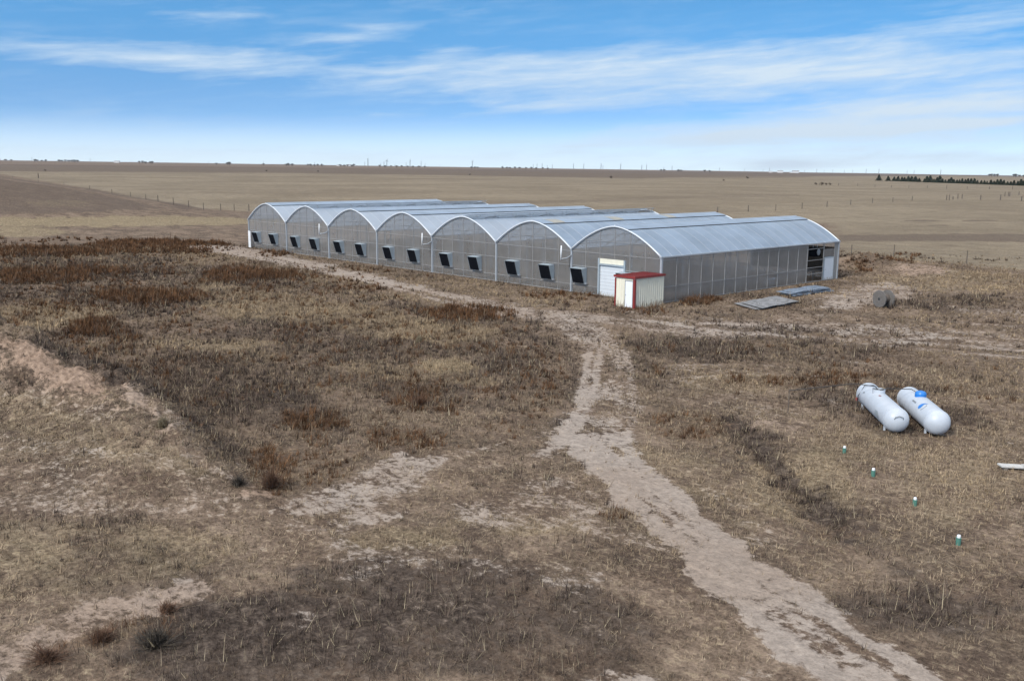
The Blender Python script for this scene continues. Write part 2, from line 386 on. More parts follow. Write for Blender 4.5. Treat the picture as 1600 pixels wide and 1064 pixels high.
DIRT = [
 ([(-60, 520), (20, 545), (100, 590), (180, 615), (215, 640), (170, 660), (90, 640), (0, 620), (-60, 600)], .46), ([(180, 596), (232, 622), (268, 652), (290, 690), (312, 722), (296, 724), (268, 690), (240, 660), (196, 628)], .75),
 ([(1290, 1064), (1200, 1000), (1130, 945), (1095, 915), (1075, 880), (1035, 845), (1000, 812), (968, 780), (948, 755), (922, 735), (898, 715), (885, 695), (890, 680), (985, 672), (1000, 715), (1058, 762), (1100, 800), (1140, 832), (1185, 872), (1235, 905), (1305, 950), (1400, 1010), (1500, 1075), (1560, 1120), (1380, 1120)], 1.22),
 ([(885, 695), (885, 670), (893, 640), (902, 610), (906, 580), (903, 560), (900, 540), (885, 525), (860, 512), (835, 500), (805, 490), (850, 482), (900, 484), (940, 500), (962, 525), (975, 555), (984, 600), (992, 640), (985, 680)], .55),
 ([(835, 480), (760, 468), (700, 455), (640, 442), (580, 429), (520, 414), (450, 399), (420, 393), (380, 386), (330, 383), (275, 385), (300, 391), (350, 397), (400, 406), (450, 415), (520, 431), (580, 444), (650, 460), (720, 476), (790, 490), (860, 508)], .78),
 ([(820, 482), (900, 484), (1000, 500), (1110, 518), (1185, 527), (1100, 527), (980, 514), (900, 500)], .55),
 ([(1180, 508), (1300, 500), (1450, 508), (1600, 520), (1640, 545), (1500, 540), (1400, 530), (1250, 520)], .42),
 ([(1285, 478), (1310, 458), (1340, 444), (1390, 440), (1440, 452), (1420, 466), (1360, 476), (1300, 490)], .62),
 ([(1440, 470), (1600, 480), (1640, 500), (1500, 498)], .35),
 ([(480, 770), (560, 742), (612, 702), (640, 690), (652, 715), (690, 700), (715, 712), (655, 758), (590, 788), (500, 800), (420, 802)], .62),
 ([(380, 758), (430, 768), (425, 783), (370, 772)], .75),
 ([(0, 775), (120, 768), (260, 785), (350, 780), (400, 795), (330, 808), (200, 808), (60, 812), (-40, 800)], .40),
 ([(140, 745), (240, 745), (230, 755), (150, 755)], .35),
 ([(-60, 1040), (0, 1005), (60, 972), (130, 945), (220, 925), (300, 905), (335, 922), (250, 960), (140, 985), (60, 1020), (0, 1055), (-60, 1090)], .58),
 ([(450, 958), (490, 945), (498, 962), (465, 980)], .6), ([(540, 902), (590, 872), (625, 860), (600, 887), (560, 908)], .42),
 ([(880, 800), (960, 820), (1060, 850), (1085, 880), (1000, 862), (900, 835)], .40), ([(890, 1075), (945, 1040), (1005, 1048), (1040, 1075)], .62),
 ([(1130, 1075), (1180, 1040), (1290, 1064), (1330, 1100)], .4),
 ([(838, 702), (868, 682), (890, 660), (902, 665), (884, 695), (862, 715), (830, 716)], .72),
 ([(-60, 505), (0, 520), (30, 528), (75, 556), (110, 570), (160, 584), (190, 603), (160, 622), (100, 604), (60, 592), (20, 572), (-40, 555)], .95),
 ([(190, 608), (230, 632), (262, 660), (282, 690), (310, 720), (272, 703), (240, 668), (200, 642)], .55),
 ([(1150, 655), (1230, 655), (1290, 668), (1250, 673), (1170, 669)], .5), ([(1385, 422), (1440, 411), (1492, 424), (1450, 432), (1400, 433)], .62),
 ([(760, 530), (790, 530), (785, 536), (758, 536)], .6), ([(950, 785), (1010, 770), (1075, 790), (1100, 830), (1060, 825)], .85),
 ([(240, 400), (262, 397), (285, 376), (262, 376)], .35), ([(640, 560), (700, 556), (690, 566), (630, 570)], .25),
 ([(700, 790), (860, 740), (930, 760), (940, 800), (860, 830), (740, 830)], .46), ([(440, 820), (560, 800), (640, 800), (560, 830), (470, 838)], .46), ([(-60, 650), (120, 690), (300, 725), (410, 790), (200, 800), (-60, 790)], .34), ([(960, 480), (1150, 500), (1290, 490), (1300, 520), (1150, 535), (1000, 520)], .36), ([(400, 830), (700, 850), (1000, 900), (900, 930), (600, 890), (380, 870)], .30), ([(1060, 720), (1160, 760), (1250, 850), (1200, 860), (1110, 790)], .30), ([(1000, 560), (1300, 590), (1330, 640), (1180, 660), (1010, 620)], .24),
]
RUST = [([(0, 372), (150, 372), (290, 388), (420, 412), (600, 443), (800, 493), (885, 545), (890, 620), (850, 690), (700, 712), (600, 712), (480, 785), (400, 755), (310, 690), (240, 628), (120, 566), (0, 512), (-80, 500), (-80, 380)], .34), ([(920, 490), (1100, 530), (1600, 560), (1640, 640), (1330, 600), (1150, 680), (990, 660), (960, 560)], .26), ([(400, 415), (620, 452), (800, 486), (1000, 480), (1050, 470), (900, 455), (640, 425), (420, 395)], .2), ] + [ell(*a) for a in ((60, 395, 130, 9, .9), (60, 432, 95, 12, 1.), (150, 424, 70, 9, .8), (250, 386, 120, 11, .8), (390, 430, 80, 11, 1.1), (345, 438, 40, 7, .8), (240, 465, 95, 11, 1.), (150, 512, 48, 16, 1.), (200, 527, 40, 9, .7), (730, 490, 78, 12, 1.), (490, 657, 62, 16, 1.1), (640, 612, 75, 26, .55), (650, 622, 32, 22, .9), (705, 638, 28, 14, .8), (425, 735, 36, 38, .85), (620, 690, 50, 22, .55), (500, 700, 110, 22, .4), (1080, 665, 78, 24, .55), (1230, 596, 115, 7, .8), (1310, 588, 60, 6, .8), (1030, 580, 16, 8, .8), (1090, 468, 34, 9, 1.), (240, 980, 60, 26, .5), (150, 995, 46, 18, .55), (75, 1010, 40, 20, .5), (1400, 404, 70, 10, .4), (1345, 413, 26, 13, .7), (965, 800, 26, 14, .5), (435, 396, 22, 5, .8), (520, 420, 90, 6, .35), (600, 428, 60, 6, .3), (880, 462, 60, 8, .5), (100, 480, 80, 10, .4), (1000, 488, 50, 6, .4), (700, 520, 30, 8, .4), (550, 545, 40, 9, .4))]
DARK = [ell(*a) for a in ((330, 600, 120, 45, .45), (400, 645, 120, 42, .8), (345, 640, 60, 36, .7), (280, 560, 120, 30, .35), (600, 985, 330, 85, .62), (440, 1010, 230, 85, .9), (700, 930, 160, 50, .75), (560, 900, 120, 30, .5), (850, 1000, 190, 75, .7), (330, 1040, 160, 50, .7), (800, 560, 80, 60, .45), (600, 545, 150, 25, .4), (200, 900, 150, 55, .25), (1470, 950, 150, 34, .75), (1560, 940, 90, 40, .55), (1380, 612, 70, 10, .5), (1160, 525, 120, 22, .45), (1320, 620, 90, 20, .4), (1090, 545, 100, 22, .55), (20, 605, 40, 14, .6), (1410, 655, 100, 22, .45), (80, 830, 160, 24, .45), (250, 690, 90, 25, .3), (140, 700, 100, 14, .3), (650, 575, 120, 18, .35), (1010, 560, 30, 50, .35), (1240, 545, 200, 14, .35), (30, 415, 90, 8, .3), (1480, 470, 120, 16, .35))]
DARK += [([(0, 400), (200, 395), (420, 425), (640, 470), (860, 520), (890, 560), (880, 630), (780, 660), (600, 640), (560, 690), (430, 700), (300, 650), (180, 575), (0, 505), (-60, 450)], .32), ([(1150, 664), (1166, 668), (1230, 735), (1290, 796), (1330, 832), (1338, 850), (1290, 815), (1230, 755), (1175, 700)], 1.25), ([(90, 548), (180, 572), (250, 606), (310, 650), (345, 695), (285, 655), (200, 602), (120, 568)], 1.), ([(100, 570), (190, 600), (270, 660), (330, 715), (400, 755), (420, 690), (300, 600), (180, 560), (60, 520)], .5)]
STRAW = [([(300, 440), (520, 470), (800, 520), (700, 545), (480, 510), (300, 480)], .5), ([(560, 560), (720, 590), (640, 600), (500, 575)], .45), ([(60, 470), (200, 490), (120, 500), (0, 500)], .5), ([(-60, 590), (150, 622), (250, 690), (330, 745), (200, 745), (0, 720), (-60, 700)], .36), ([(-60, 812), (300, 815), (420, 850), (300, 900), (100, 930), (-60, 950)], .4), ([(900, 690), (1100, 700), (1250, 800), (1180, 850), (1040, 760)], .35)]+[ell(*a) for a in ((180, 346, 280, 8, .9), (20, 362, 80, 9, .6), (90, 318, 60, 6, .6), (470, 488, 150, 14, .5), (60, 490, 90, 11, .5), (330, 540, 90, 11, .5), (1250, 760, 100, 60, .45), (1140, 600, 90, 18, .4), (700, 572, 50, 12, .9), (735, 595, 40, 9, .6), (300, 630, 50, 10, .5), (660, 465, 80, 7, .3), (480, 500, 50, 10, .5), (390, 560, 70, 14, .4), (100, 640, 120, 50, .35), (1500, 760, 110, 60, .35), (640, 840, 110, 24, .45), (800, 820, 140, 24, .35), (1340, 700, 90, 30, .35), (380, 470, 80, 9, .4), (560, 500, 80, 9, .35), (1500, 440, 150, 16, .4))]
FIELD = [([(-500, 262), (0, 259), (800, 268), (1600, 277), (2300, 287), (2300, 460), (1600, 423), (1500, 413), (1400, 404), (1310, 398), (1300, 350), (900, 332), (400, 331), (340, 327), (300, 324), (150, 296), (0, 272), (-500, 262)], 1.0)]
FARBROWN = [([(-500, 256), (0, 257), (800, 265), (1600, 275), (2300, 282), (2300, 283), (1600, 276), (1250, 276), (1000, 279), (800, 276), (700, 274), (400, 270), (0, 268), (-500, 268)], .9),
            ell(1160, 276, 110, 3.0, .5), ([(1310, 367), (1600, 366), (1900, 368), (1900, 380), (1600, 379), (1310, 377)], .75), ([(650, 317), (900, 312), (1060, 306), (1250, 303), (1250, 307), (1060, 311), (900, 317), (650, 322)], .45), ([(380, 275), (560, 277), (780, 280), (780, 282), (560, 279), (380, 277)], .45), ([(0, 266), (400, 270), (400, 272), (0, 268)], .4),
            ell(1440, 345, 30, 1.2, .9), ell(1530, 345, 30, 1.2, .8), ell(1465, 353, 20, 1.2, .7),ell(1040, 300, 200, 4, .3), ell(500, 300, 200, 5, .3)]
HILLBROWN = [([(0, 280), (100, 294), (200, 312), (250, 326), (180, 330), (60, 335), (0, 336), (-80, 330)], .72), ([(-20, 275), (0, 275.5), (150, 296), (318, 326), (290, 328), (150, 299), (0, 278)], .9)]

def mask(x, y, dist, polys, seed, soft_px=9.0, amp=1.0):
    out = np.zeros(x.shape)
    wob = fbm(x, y, 5.0, 4, seed, .6); wob2 = fbm(x, y, .9, 3, seed+50, .6)
    for pts, v in polys:
        q = np.array([P(*p)[:2] for p in pts])
        c = q.mean(0); dm = math.hypot(*(c-CAM[:2]))
        soft = soft_px*dm/FPX
        # foreshortened: allow more room along the line of sight for far areas
        lo = q.min(0)-soft*3; hi = q.max(0)+soft*3
        idx = np.where((x > lo[0]) & (x < hi[0]) & (y > lo[1]) & (y < hi[1]))[0]
        if not len(idx): continue
        xx, yy = x[idx], y[idx]
        best = np.full(xx.shape, 1e18); ins = np.zeros(xx.shape, bool)
        for (ax, ay), (bx, by) in zip(q, np.roll(q, -1, 0)):
            dx, dy = bx-ax, by-ay; L2 = dx*dx+dy*dy+1e-9
            t = np.clip(((xx-ax)*dx+(yy-ay)*dy)/L2, 0, 1)
            best = np.minimum(best, (xx-ax-t*dx)**2+(yy-ay-t*dy)**2)
            cr = (ay > yy) != (by > yy)
            with np.errstate(divide='ignore', invalid='ignore'):
                xi = ax+(yy-ay)/np.where(dy == 0, 1e-9, dy)*dx
            ins ^= cr & (xx < xi)
        sdv = np.sqrt(best)*np.where(ins, 1, -1)
        m = v*sstep(-1, 1, sdv/soft+amp*(1.1*wob[idx]+.9*wob2[idx]))
        out[idx] = np.maximum(out[idx], m)
    return out
LINES = [([(925, 528), (918, 560), (915, 600), (903, 640), (885, 670), (862, 700), (842, 712)], .34, .85), ([(940, 533), (934, 565), (930, 600), (917, 640), (897, 670), (875, 698)], .34, .85),
 ([(976, 545), (985, 590), (990, 640), (986, 668)], .38, .75), ([(962, 545), (970, 590), (974, 640), (970, 668)], .30, .6),
 ([(300, 385), (330, 387), (390, 393), (450, 406), (520, 421), (580, 434), (650, 452), (720, 468), (800, 488), (860, 498)], .8, .85), ([(330, 391), (390, 398), (450, 412), (520, 428), (580, 441), (650, 459), (720, 476), (790, 494)], .7, .75),
 ([(1000, 500), (1130, 520), (1300, 530), (1450, 536), (1600, 548)], .9, .75), ([(1100, 505), (1350, 513), (1600, 524)], 1.0, .72), ([(960, 508), (1040, 516), (1110, 528)], .6, .5), ([(1200, 522), (1450, 546), (1640, 562)], .7, .6), ([(1380, 530), (1500, 528), (1640, 532)], .6, .7), ([(1450, 500), (1560, 508), (1640, 512)], .5, .6), ([(1060, 590), (1180, 584), (1300, 588)], .3, .4), ([(1120, 548), (1260, 556), (1400, 575)], .5, .4), ([(1040, 572), (1140, 570), (1240, 573)], .35, .45),
 ([(1290, 480), (1330, 466), (1375, 450)], .3, .7), ([(1305, 484), (1345, 468), (1390, 452)], .3, .7), ([(1270, 470), (1330, 452), (1350, 446)], .35, .6), ([(1320, 440), (1420, 446), (1500, 452)], .6, .45),
 ([(262, 640), (278, 668), (288, 702), (330, 730), (380, 758), (430, 776)], .35, .6), ([(330, 735), (500, 700), (560, 690)], .4, .2),
 ([(0, 700), (160, 690), (300, 700)], .35, .35), ([(0, 742), (180, 735), (330, 745)], .4, .35), ([(640, 740), (760, 700), (850, 680)], .5, .4), ([(560, 790), (700, 742), (800, 715)], .5, .35), ([(760, 800), (860, 775), (930, 790)], .6, .35)]
RUTS = [([(1000, 775), (1090, 850), (1190, 915), (1300, 985), (1420, 1064)], .22, .65), ([(960, 700), (1020, 770), (1110, 845), (1220, 912), (1340, 980), (1480, 1060)], .20, .55), ([(1035, 810), (1130, 905), (1230, 975), (1340, 1060)], .35, .45), ([(1020, 800), (1060, 835), (1085, 870)], .3, .4)]
DARKL = [([(1148, 660), (1168, 682), (1205, 722), (1250, 770), (1290, 812), (1325, 848)], .34, 1.6), ([(1325, 848), (1400, 890), (1480, 930)], .4, .6), ([(60, 535), (130, 562), (200, 590), (255, 622), (300, 655), (350, 700)], .8, 1.0), ([(1000, 505), (1150, 512), (1300, 520)], .5, .5), ([(890, 540), (897, 580), (893, 620), (880, 660)], .5, .5)]
def lines(x, y, L_):
    out = np.zeros(x.shape); wob = fbm(x, y, .8, 3, 77, .6); wob2 = fbm(x, y, 5., 3, 79, .6)
    for k, (pts, hw, v) in enumerate(L_):
        q = np.array([P(*p)[:2] for p in pts]); lo = q.min(0)-hw*4; hi = q.max(0)+hw*4
        i = np.where((x > lo[0]) & (x < hi[0]) & (y > lo[1]) & (y < hi[1]))[0]
        if not len(i): continue
        d, p, sd = seg_dist(x[i], y[i], [tuple(a) for a in q])
        m = v*np.exp(-((d+.45*hw*wob[i])/hw)**2)*np.clip(.85+.6*wob2[i], 0, 1.1)
        out[i] = np.maximum(out[i], m)
    return out
def masks(x, y):
    dist = np.hypot(x-CAM[0], y-CAM[1])
    D = dict(dirt=np.maximum(mask(x, y, dist, DIRT, 101, 20, .9)*(1-mask(x, y, dist, CUT, 151, 9)), lines(x, y, LINES))*(1-lines(x, y, RUTS)), rust=mask(x, y, dist, RUST, 201, 16, 1.2), dark=np.maximum(mask(x, y, dist, DARK, 301, 30, 1.5)*np.clip(.98+1.0*fbm(x, y, 6., 5, 333, .62), .25, 1.35), lines(x, y, DARKL)),
             straw=mask(x, y, dist, STRAW, 401, 20, 1.2), field=mask(x, y, dist, FIELD, 501, 3, .8), clay=mask(x, y, dist, CLAY, 701, 14, .8), brown=np.maximum(mask(x, y, dist, FARBROWN, 601, 2), mask(x, y, dist, HILLBROWN, 651, 7, 1.4)))
    return D

def make_ground():
    a1 = np.radians(np.linspace(-41, 41, 760)); a2 = np.radians(np.linspace(41, 319, 92))[1:-1]
    ang = np.concatenate([a1, a2])+YAW
    rr = [0.0, 4., 8., 11.]; r = 13.
    while r < 16000:
        rr.append(r); r *= 1.0062 if r < 130 else (1.010 if r < 600 else 1.022)
    rr = np.array(rr[1:])
    A, Rr = np.meshgrid(ang, rr)
    x = (CAM[0]+Rr*np.sin(A)).ravel(); y = (CAM[1]+Rr*np.cos(A)).ravel()
    z = H(x, y)
    na, nr = len(ang), len(rr)
    co = np.empty((na*nr+1, 3)); co[:-1, 0] = x; co[:-1, 1] = y; co[:-1, 2] = z; co[-1] = (CAM[0], CAM[1], float(H(CAM[0], CAM[1])))
    i = np.arange(na); j = np.arange(nr-1)
    I, J = np.meshgrid(i, j); I2 = (I+1) % na
    quads = np.stack([J*na+I, (J+1)*na+I, (J+1)*na+I2, J*na+I2], -1).reshape(-1, 4)
    tris = np.stack([np.full(na, na*nr), i, (i+1) % na], -1)
    me = bpy.data.meshes.new('ground')
    nl = quads.size+tris.size
    me.vertices.add(len(co)); me.vertices.foreach_set('co', co.ravel())
    me.loops.add(nl); me.loops.foreach_set('vertex_index', np.concatenate([quads.ravel(), tris.ravel()]).astype(np.int32))
    npoly = len(quads)+len(tris)
    me.polygons.add(npoly)
    st = np.concatenate([np.arange(len(quads))*4, quads.size+np.arange(len(tris))*3]).astype(np.int32)
    me.polygons.foreach_set('loop_start', st)
    me.polygons.foreach_set('use_smooth', np.ones(npoly, bool))
    me.update(calc_edges=True); me.validate()
    front = np.abs(np.degrees(A.ravel()-YAW)) <= 42
    D = masks(x[front], y[front])
    for k, v in D.items():
        full = np.zeros(len(co)); full[:-1][front] = v
        if k == 'field': full[:-1][~front] = .7
        at = me.attributes.new(k, 'FLOAT', 'POINT'); at.data.foreach_set('value', full.astype(np.float32))
    o = bpy.data.objects.new('ground', me); COL.objects.link(o); tag(o, 'bare dry prairie ground with a pale dirt track', None, None, 'structure')
    # make normals face up
    if me.polygons[10].normal.z < 0: me.flip_normals()
    m = bpy.data.materials.new('prairie_ground'); m.use_nodes = True; nt = m.node_tree; b = nt.nodes['Principled BSDF']; n = Nodes(nt)
    b.inputs['Roughness'].default_value = .95; b.inputs['Specular IOR Level'].default_value = .1
    o3 = n.n('ShaderNodeTexCoord').outputs['Object']
    at = lambda k: n.n('ShaderNodeAttribute', attribute_name=k).outputs['Fac']
    dirt, rust, dark, straw, field, brown, clay = [at(k) for k in ('dirt', 'rust', 'dark', 'straw', 'field', 'brown', 'clay')]
    big = n.noise(o3, .09, 5, .6); mid = n.noise(o3, .55, 6, .65, .3); fine = n.noise(n.scale(o3, (1, 1.25, 1)), 3.6, 8, .72); grit = n.noise(o3, 11., 5, .75)
    big2 = n.noise(n.scale(o3, (1, 1.6, 1)), .22, 6, .65, .4)
    c = lambda v: n.m('SUBTRACT', v, .5)
    crumb = n.rng(fine, .36, .64, 0, 1, False); speck = n.rng(grit, .34, .66, 0, 1, False); midn = n.rng(mid, .34, .66, 0, 1, False)
    G1 = n.mix(n.rng(mid, .36, .64), (.118, .083, .061), (.218, .162, .120))
    G1 = n.mix(n.rng(big2, .44, .60), G1, n.mix(n.rng(mid, .35, .65), (.092, .066, .050), (.145, .108, .078)))
    G1 = n.mix(n.m('MULTIPLY', n.rng(fine, .52, .66), .7), G1, (.25, .20, .135))
    sf = n.m('MULTIPLY', n.rng(n.m('ADD', straw, n.m('MULTIPLY', c(mid), 1.1)), .2, .75), .75)
    G1 = n.mix(sf, G1, n.mix(crumb, (.165, .125, .072), (.32, .26, .165)))
    df = n.m('MULTIPLY', n.rng(n.m('ADD', dark, n.m('ADD', n.m('MULTIPLY', c(midn), .75), n.m('ADD', n.m('MULTIPLY', c(big2), 1.5), n.m('MULTIPLY', c(crumb), .7)))), .25, .95), .88)
    df = n.m('MULTIPLY', df, n.m('SUBTRACT', 1.0, n.m('MULTIPLY', n.rng(n.m('ADD', straw, n.m('MULTIPLY', c(midn), .4)), .1, .7), n.m('MULTIPLY', n.rng(dark, .8, 1.1, 1, 0), .75))))
    G1 = n.mix(df, G1, n.mix(crumb, (.034, .025, .021), (.100, .078, .064)))
    rf = n.m('MULTIPLY', n.rng(n.m('ADD', rust, n.m('ADD', n.m('MULTIPLY', c(midn), .6), n.m('MULTIPLY', c(crumb), .6))), .3, .95), .82)
    G1 = n.mix(rf, G1, n.mix(crumb, (.040, .023, .015), (.125, .076, .046)))
    dd = n.m('ADD', n.m('ADD', dirt, n.m('MULTIPLY', c(big2), .9)), n.m('ADD', n.m('MULTIPLY', c(midn), .42), n.m('MULTIPLY', c(crumb), .62)))
    dm = n.m('MULTIPLY', n.rng(dd, .36, .72), .92)
    DC = n.mix(n.rng(big, .4, .6), n.mix(mid, (.27, .212, .170), (.34, .282, .236)), n.mix(fine, (.29, .242, .206), (.37, .318, .275)))
    DC = n.mix(n.m('MULTIPLY', clay, .9), DC, n.mix(crumb, (.18, .12, .084), (.32, .228, .168)))
    DC = n.mix(n.m('MULTIPLY', n.rng(grit, .60, .70), .55), DC, (.14, .115, .09))
    G1 = n.mix(dm, G1, DC)
    fn = n.noise(n.scale(o3, (1, 1, 1)), .02, 6, .62); fn2 = n.noise(n.scale(o3, (1, 1.5, 1)), .22, 8, .76)
    FC = n.mix(n.rng(fn, .35, .65), (.182, .147, .103), (.248, .203, .143))
    FC = n.mix(n.m('MULTIPLY', n.rng(fn2, .46, .68, 0, 1, False), .85), FC, (.125, .098, .072))
    G1 = n.mix(n.m('MULTIPLY', field, .96), G1, FC)
    G1 = n.mix(n.m('MULTIPLY', n.rng(n.m('ADD', brown, n.m('MULTIPLY', c(fn2), .9)), .15, .85), .8), G1, n.mix(fn2, (.085, .065, .052), (.14, .105, .08)))
    hs = n.n('ShaderNodeHueSaturation'); n.put(hs.inputs['Color'], G1)
    con_ = n.m('SUBTRACT', 1.0, n.m('MULTIPLY', dm, .55))
    vv = n.m('ADD', 1.0, n.m('MULTIPLY', con_, n.m('ADD', n.m('MULTIPLY', c(crumb), .75), n.m('MULTIPLY', c(speck), .75)))); n.put(hs.inputs['Value'], vv)
    nt.links.new(hs.outputs[0], b.inputs['Base Color'])
    bp = n.n('ShaderNodeBump'); bp.inputs['Strength'].default_value = .55; bp.inputs['Distance'].default_value = .12
    n.put(bp.inputs['Height'], n.m('ADD', n.m('MULTIPLY', fine, 1.0), n.m('MULTIPLY', grit, .35))); nt.links.new(bp.outputs[0], b.inputs['Normal'])
    me.materials.append(m)
    return o
make_ground()

# ------------------------------------------------------------------ greenhouse
W, NB, L, EAVE, ARCH, EXP = 9.14, 7, 25.49, 3.44, 2.01, 1.72
X0 = -NB*W
def rz_(t): return EAVE+ARCH*(1-abs(t)**EXP)
gh = thing('greenhouse', 'long greenhouse of seven joined arched bays clad in milky polycarbonate', 'greenhouse')
VT = .27                                  # the ridge vent reaches this far down the near slope
def arc_pts(cx, ts, y, lift=0.): return [Vector((cx+t*W/2, y, rz_(t)+lift)) for t in ts]
OPEN = (1, 4)
for i in range(NB):
    cx = X0+(i+.5)*W
    m = MB()
    tl = [-1+.0625*k for k in range(17)]; tr = [VT]+[VT+(1-VT)*k/12 for k in range(1, 13)]
    for ts in (tl, tr):
        ny = 7
        ys = [-.12+(L+.24)*k/ny for k in range(ny+1)]
        vs = [[m.b.verts.new(p) for p in arc_pts(cx, ts, y)] for y in ys]
        for a in range(ny):
            for b in range(len(ts)-1): m.b.faces.new((vs[a][b], vs[a][b+1], vs[a+1][b+1], vs[a+1][b]))
    roof = m.build('roof', 'roof', gh, smooth=True)
    sm = MB()                             # sheet joints: raised battens across the slope
    for k in range(0, 22):
        y = .0+k*1.214
        for ts in (tl, tr):
            A = arc_pts(cx, ts, y-.016, .012); B = arc_pts(cx, ts, y+.016, .012); sm.strip(A, B)
    sm.build('batten', 'trim', roof)
    pm = MB()
    for t in (-.85, -.6, -.33, .55, .8):  # purlins under the sheets
        pm.bar((cx+t*W/2, 0, rz_(t)-.06), (cx+t*W/2, L, rz_(t)-.06), .05, .05)
    for k in range(8):
        y = .06+k*(L-.12)/7
        pts = arc_pts(cx, [-1+k2/10 for k2 in range(21)], y, -.10)
        pm.tube(pts, .035, 6)
        if 0 < k < 7:
            pm.bar((cx-W/2, y, EAVE-.05), (cx+W/2, y, EAVE-.05), .06)
            pm.bar((cx-W/4, y, EAVE), (cx-W/4, y, rz_(-.5)-.1), .04); pm.bar((cx+W/4, y, EAVE), (cx+W/4, y, rz_(.5)-.1), .04); pm.bar((cx, y, EAVE), (cx, y, rz_(0)-.1), .04)
    pm.build('hoop_frame', 'galv', gh)
    vm = MB()
    if i in OPEN:
        a0 = Vector((cx, 0, rz_(0)+.03)); n_ = 5
        lift = .42
        end = lambda s: (cx+s*VT*W/2, rz_(0)+(rz_(VT)+lift-rz_(0))*s+.03+.05*math.sin(math.pi*s))
        ys = (-.05, L+.05)
        vm.strip([Vector((end(k/n_)[0], ys[0], end(k/n_)[1])) for k in range(n_+1)], [Vector((end(k/n_)[0], ys[1], end(k/n_)[1])) for k in range(n_+1)])
        v = vm.build('roof_vent', 'vent', roof, smooth=True)
        am = MB()
        for k in range(12):
            y = .6+k*(L-1.2)/11
            am.bar((cx+VT*W/2, y, rz_(VT)+.0), (end(.95)[0], y+.55, end(.95)[1]-.04), .035)
            am.bar((cx+VT*W/2*.15, y+.9, rz_(.1)-.12), (end(.9)[0], y+.0, end(.9)[1]-.04), .03)
        am.bar((end(1)[0], -.05, end(1)[1]-.02), (end(1)[0], L+.05, end(1)[1]-.02), .05)
        am.bar((cx+VT*W/2, 0, rz_(VT)+.0), (cx+VT*W/2, L, rz_(VT)+.0), .06)
        am.build('vent_arm', 'galv', v)
    else:
        ts = [VT*1.04*k/5 for k in range(6)]
        vm.strip(arc_pts(cx, ts, -.05, .07), arc_pts(cx, ts, L+.05, .07))
        v = vm.build('roof_vent', 'vent', roof, smooth=True)
        g = MB(); g.box((cx+VT*1.0*W/2, L/2, rz_(VT)+.015), (.10, L, .07)); g.build('vent_gap_shade', 'dark', roof)  # dark strip painted in for the shaded gap under the vent edge
    rc = MB(); rc.bar((cx-.02, -.13, rz_(0)+.10), (cx-.02, L+.13, rz_(0)+.10), .09, .05); rc.build('ridge_cap', 'trim', roof)
    if i == 5:
        for y0, y1 in ((1.2, 2.6), (8.8, 10.2), (16.5, 17.7)):
            q = MB(); q.strip(arc_pts(cx, [VT*k/4 for k in range(5)], y0, .082), arc_pts(cx, [VT*k/4 for k in range(5)], y1, .082)); o = q.build('patch_panel', 'patch', roof); o['label'] = 'yellowed replacement panel'
    if i == 3:
        q = MB(); q.strip(arc_pts(cx, [-.5, -.3, -.1], 13, .02), arc_pts(cx, [-.5, -.3, -.1], 15, .02)); o = q.build('patch_panel', 'patch', roof); o['label'] = 'brown stained roof panel'
    # gables at both ends
    for end_, y in ((0, 0.), (1, L)):
        sg = -1 if end_ == 0 else 1
        g = MB(); ts = [-1+k/12 for k in range(25)]
        top = arc_pts(cx, ts, y, -.03)
        top = [Vector((p.x, y, min(p.z, rz_(0)))) for p in top]
        hole = (i == 6 and end_ == 0)
        dx0, dx1, dz = -6.08, -3.58, 2.42
        xs = [p.x for p in top]
        if hole:
            def zt(x): return rz_((x-cx)/(W/2))-.03
            for xa, xb, zb in ((cx-W/2, dx0, 0), (dx0, dx1, dz), (dx1, cx+W/2, 0)):
                q = [xa+(xb-xa)*k/10 for k in range(11)]
                g.strip([Vector((x, y, zb)) for x in q], [Vector((x, y, max(zt(x), zb+.01))) for x in q])
        else:
            g.strip([Vector((p.x, y, 0)) for p in top], top)
        gw = g.build('gable_wall', 'wall', gh)
        f = MB(); yo = y+sg*.022
        for fr in (.167, .333, .5, .667, .833):
            x = cx-W/2+fr*W
            z0 = 0
            if hole and dx0-.1 < x < dx1+.1: z0 = 2.95
            f.box((x, yo, (z0+rz_(fr*2-1)-.08)/2), (.04, .04, rz_(fr*2-1)-.08-z0))
        segs = [(cx-W/2+.09, cx+W/2-.09)]
        for z in (3.28, 2.15, .62, .04):
            ss = segs if not (hole and z < 2.9) else [(cx-W/2+.09, dx0-.12), (dx1+.12, cx+W/2-.09)]
            for a, b in ss: f.box(((a+b)/2, yo+sg*.024, z), (b-a, .03, .05))
        for z in (4.25, 4.9):
            hw = W/2*(1-(z-EAVE)/ARCH)**(1/EXP)-.1
            if end_ == 0 and z > 4.5: continue
            f.box((cx, yo+sg*.024, z), (2*hw, .02, .03))
        f.build('gable_frame', 'mull', gw)
        t = MB(); pts = arc_pts(cx, [-1+k/14 for k in range(29)], y+sg*.13, .0)
        t.tube(pts, .055, 6); t.build('arch_trim', 'trim', gh, smooth=True)
# posts under the valleys, gutters
for k in range(NB+1):
    x = X0+k*W
    for y in (-.03, L+.03):
        c = MB(); c.box((x, y, (EAVE-.1)/2), (.16, .16, EAVE-.1)); c.build('post', 'galv', gh)
    if 0 < k < NB:
        for q in range(1, 7):
            c = MB(); c.box((x, q*L/7, EAVE/2-.1), (.10, .10, EAVE-.2)); c.build('inner_post', 'galv', gh)
    g = MB(); g.box((x, L/2, EAVE-.03), (.20, L+.36, .10)); g.build('gutter', 'galv', gh)
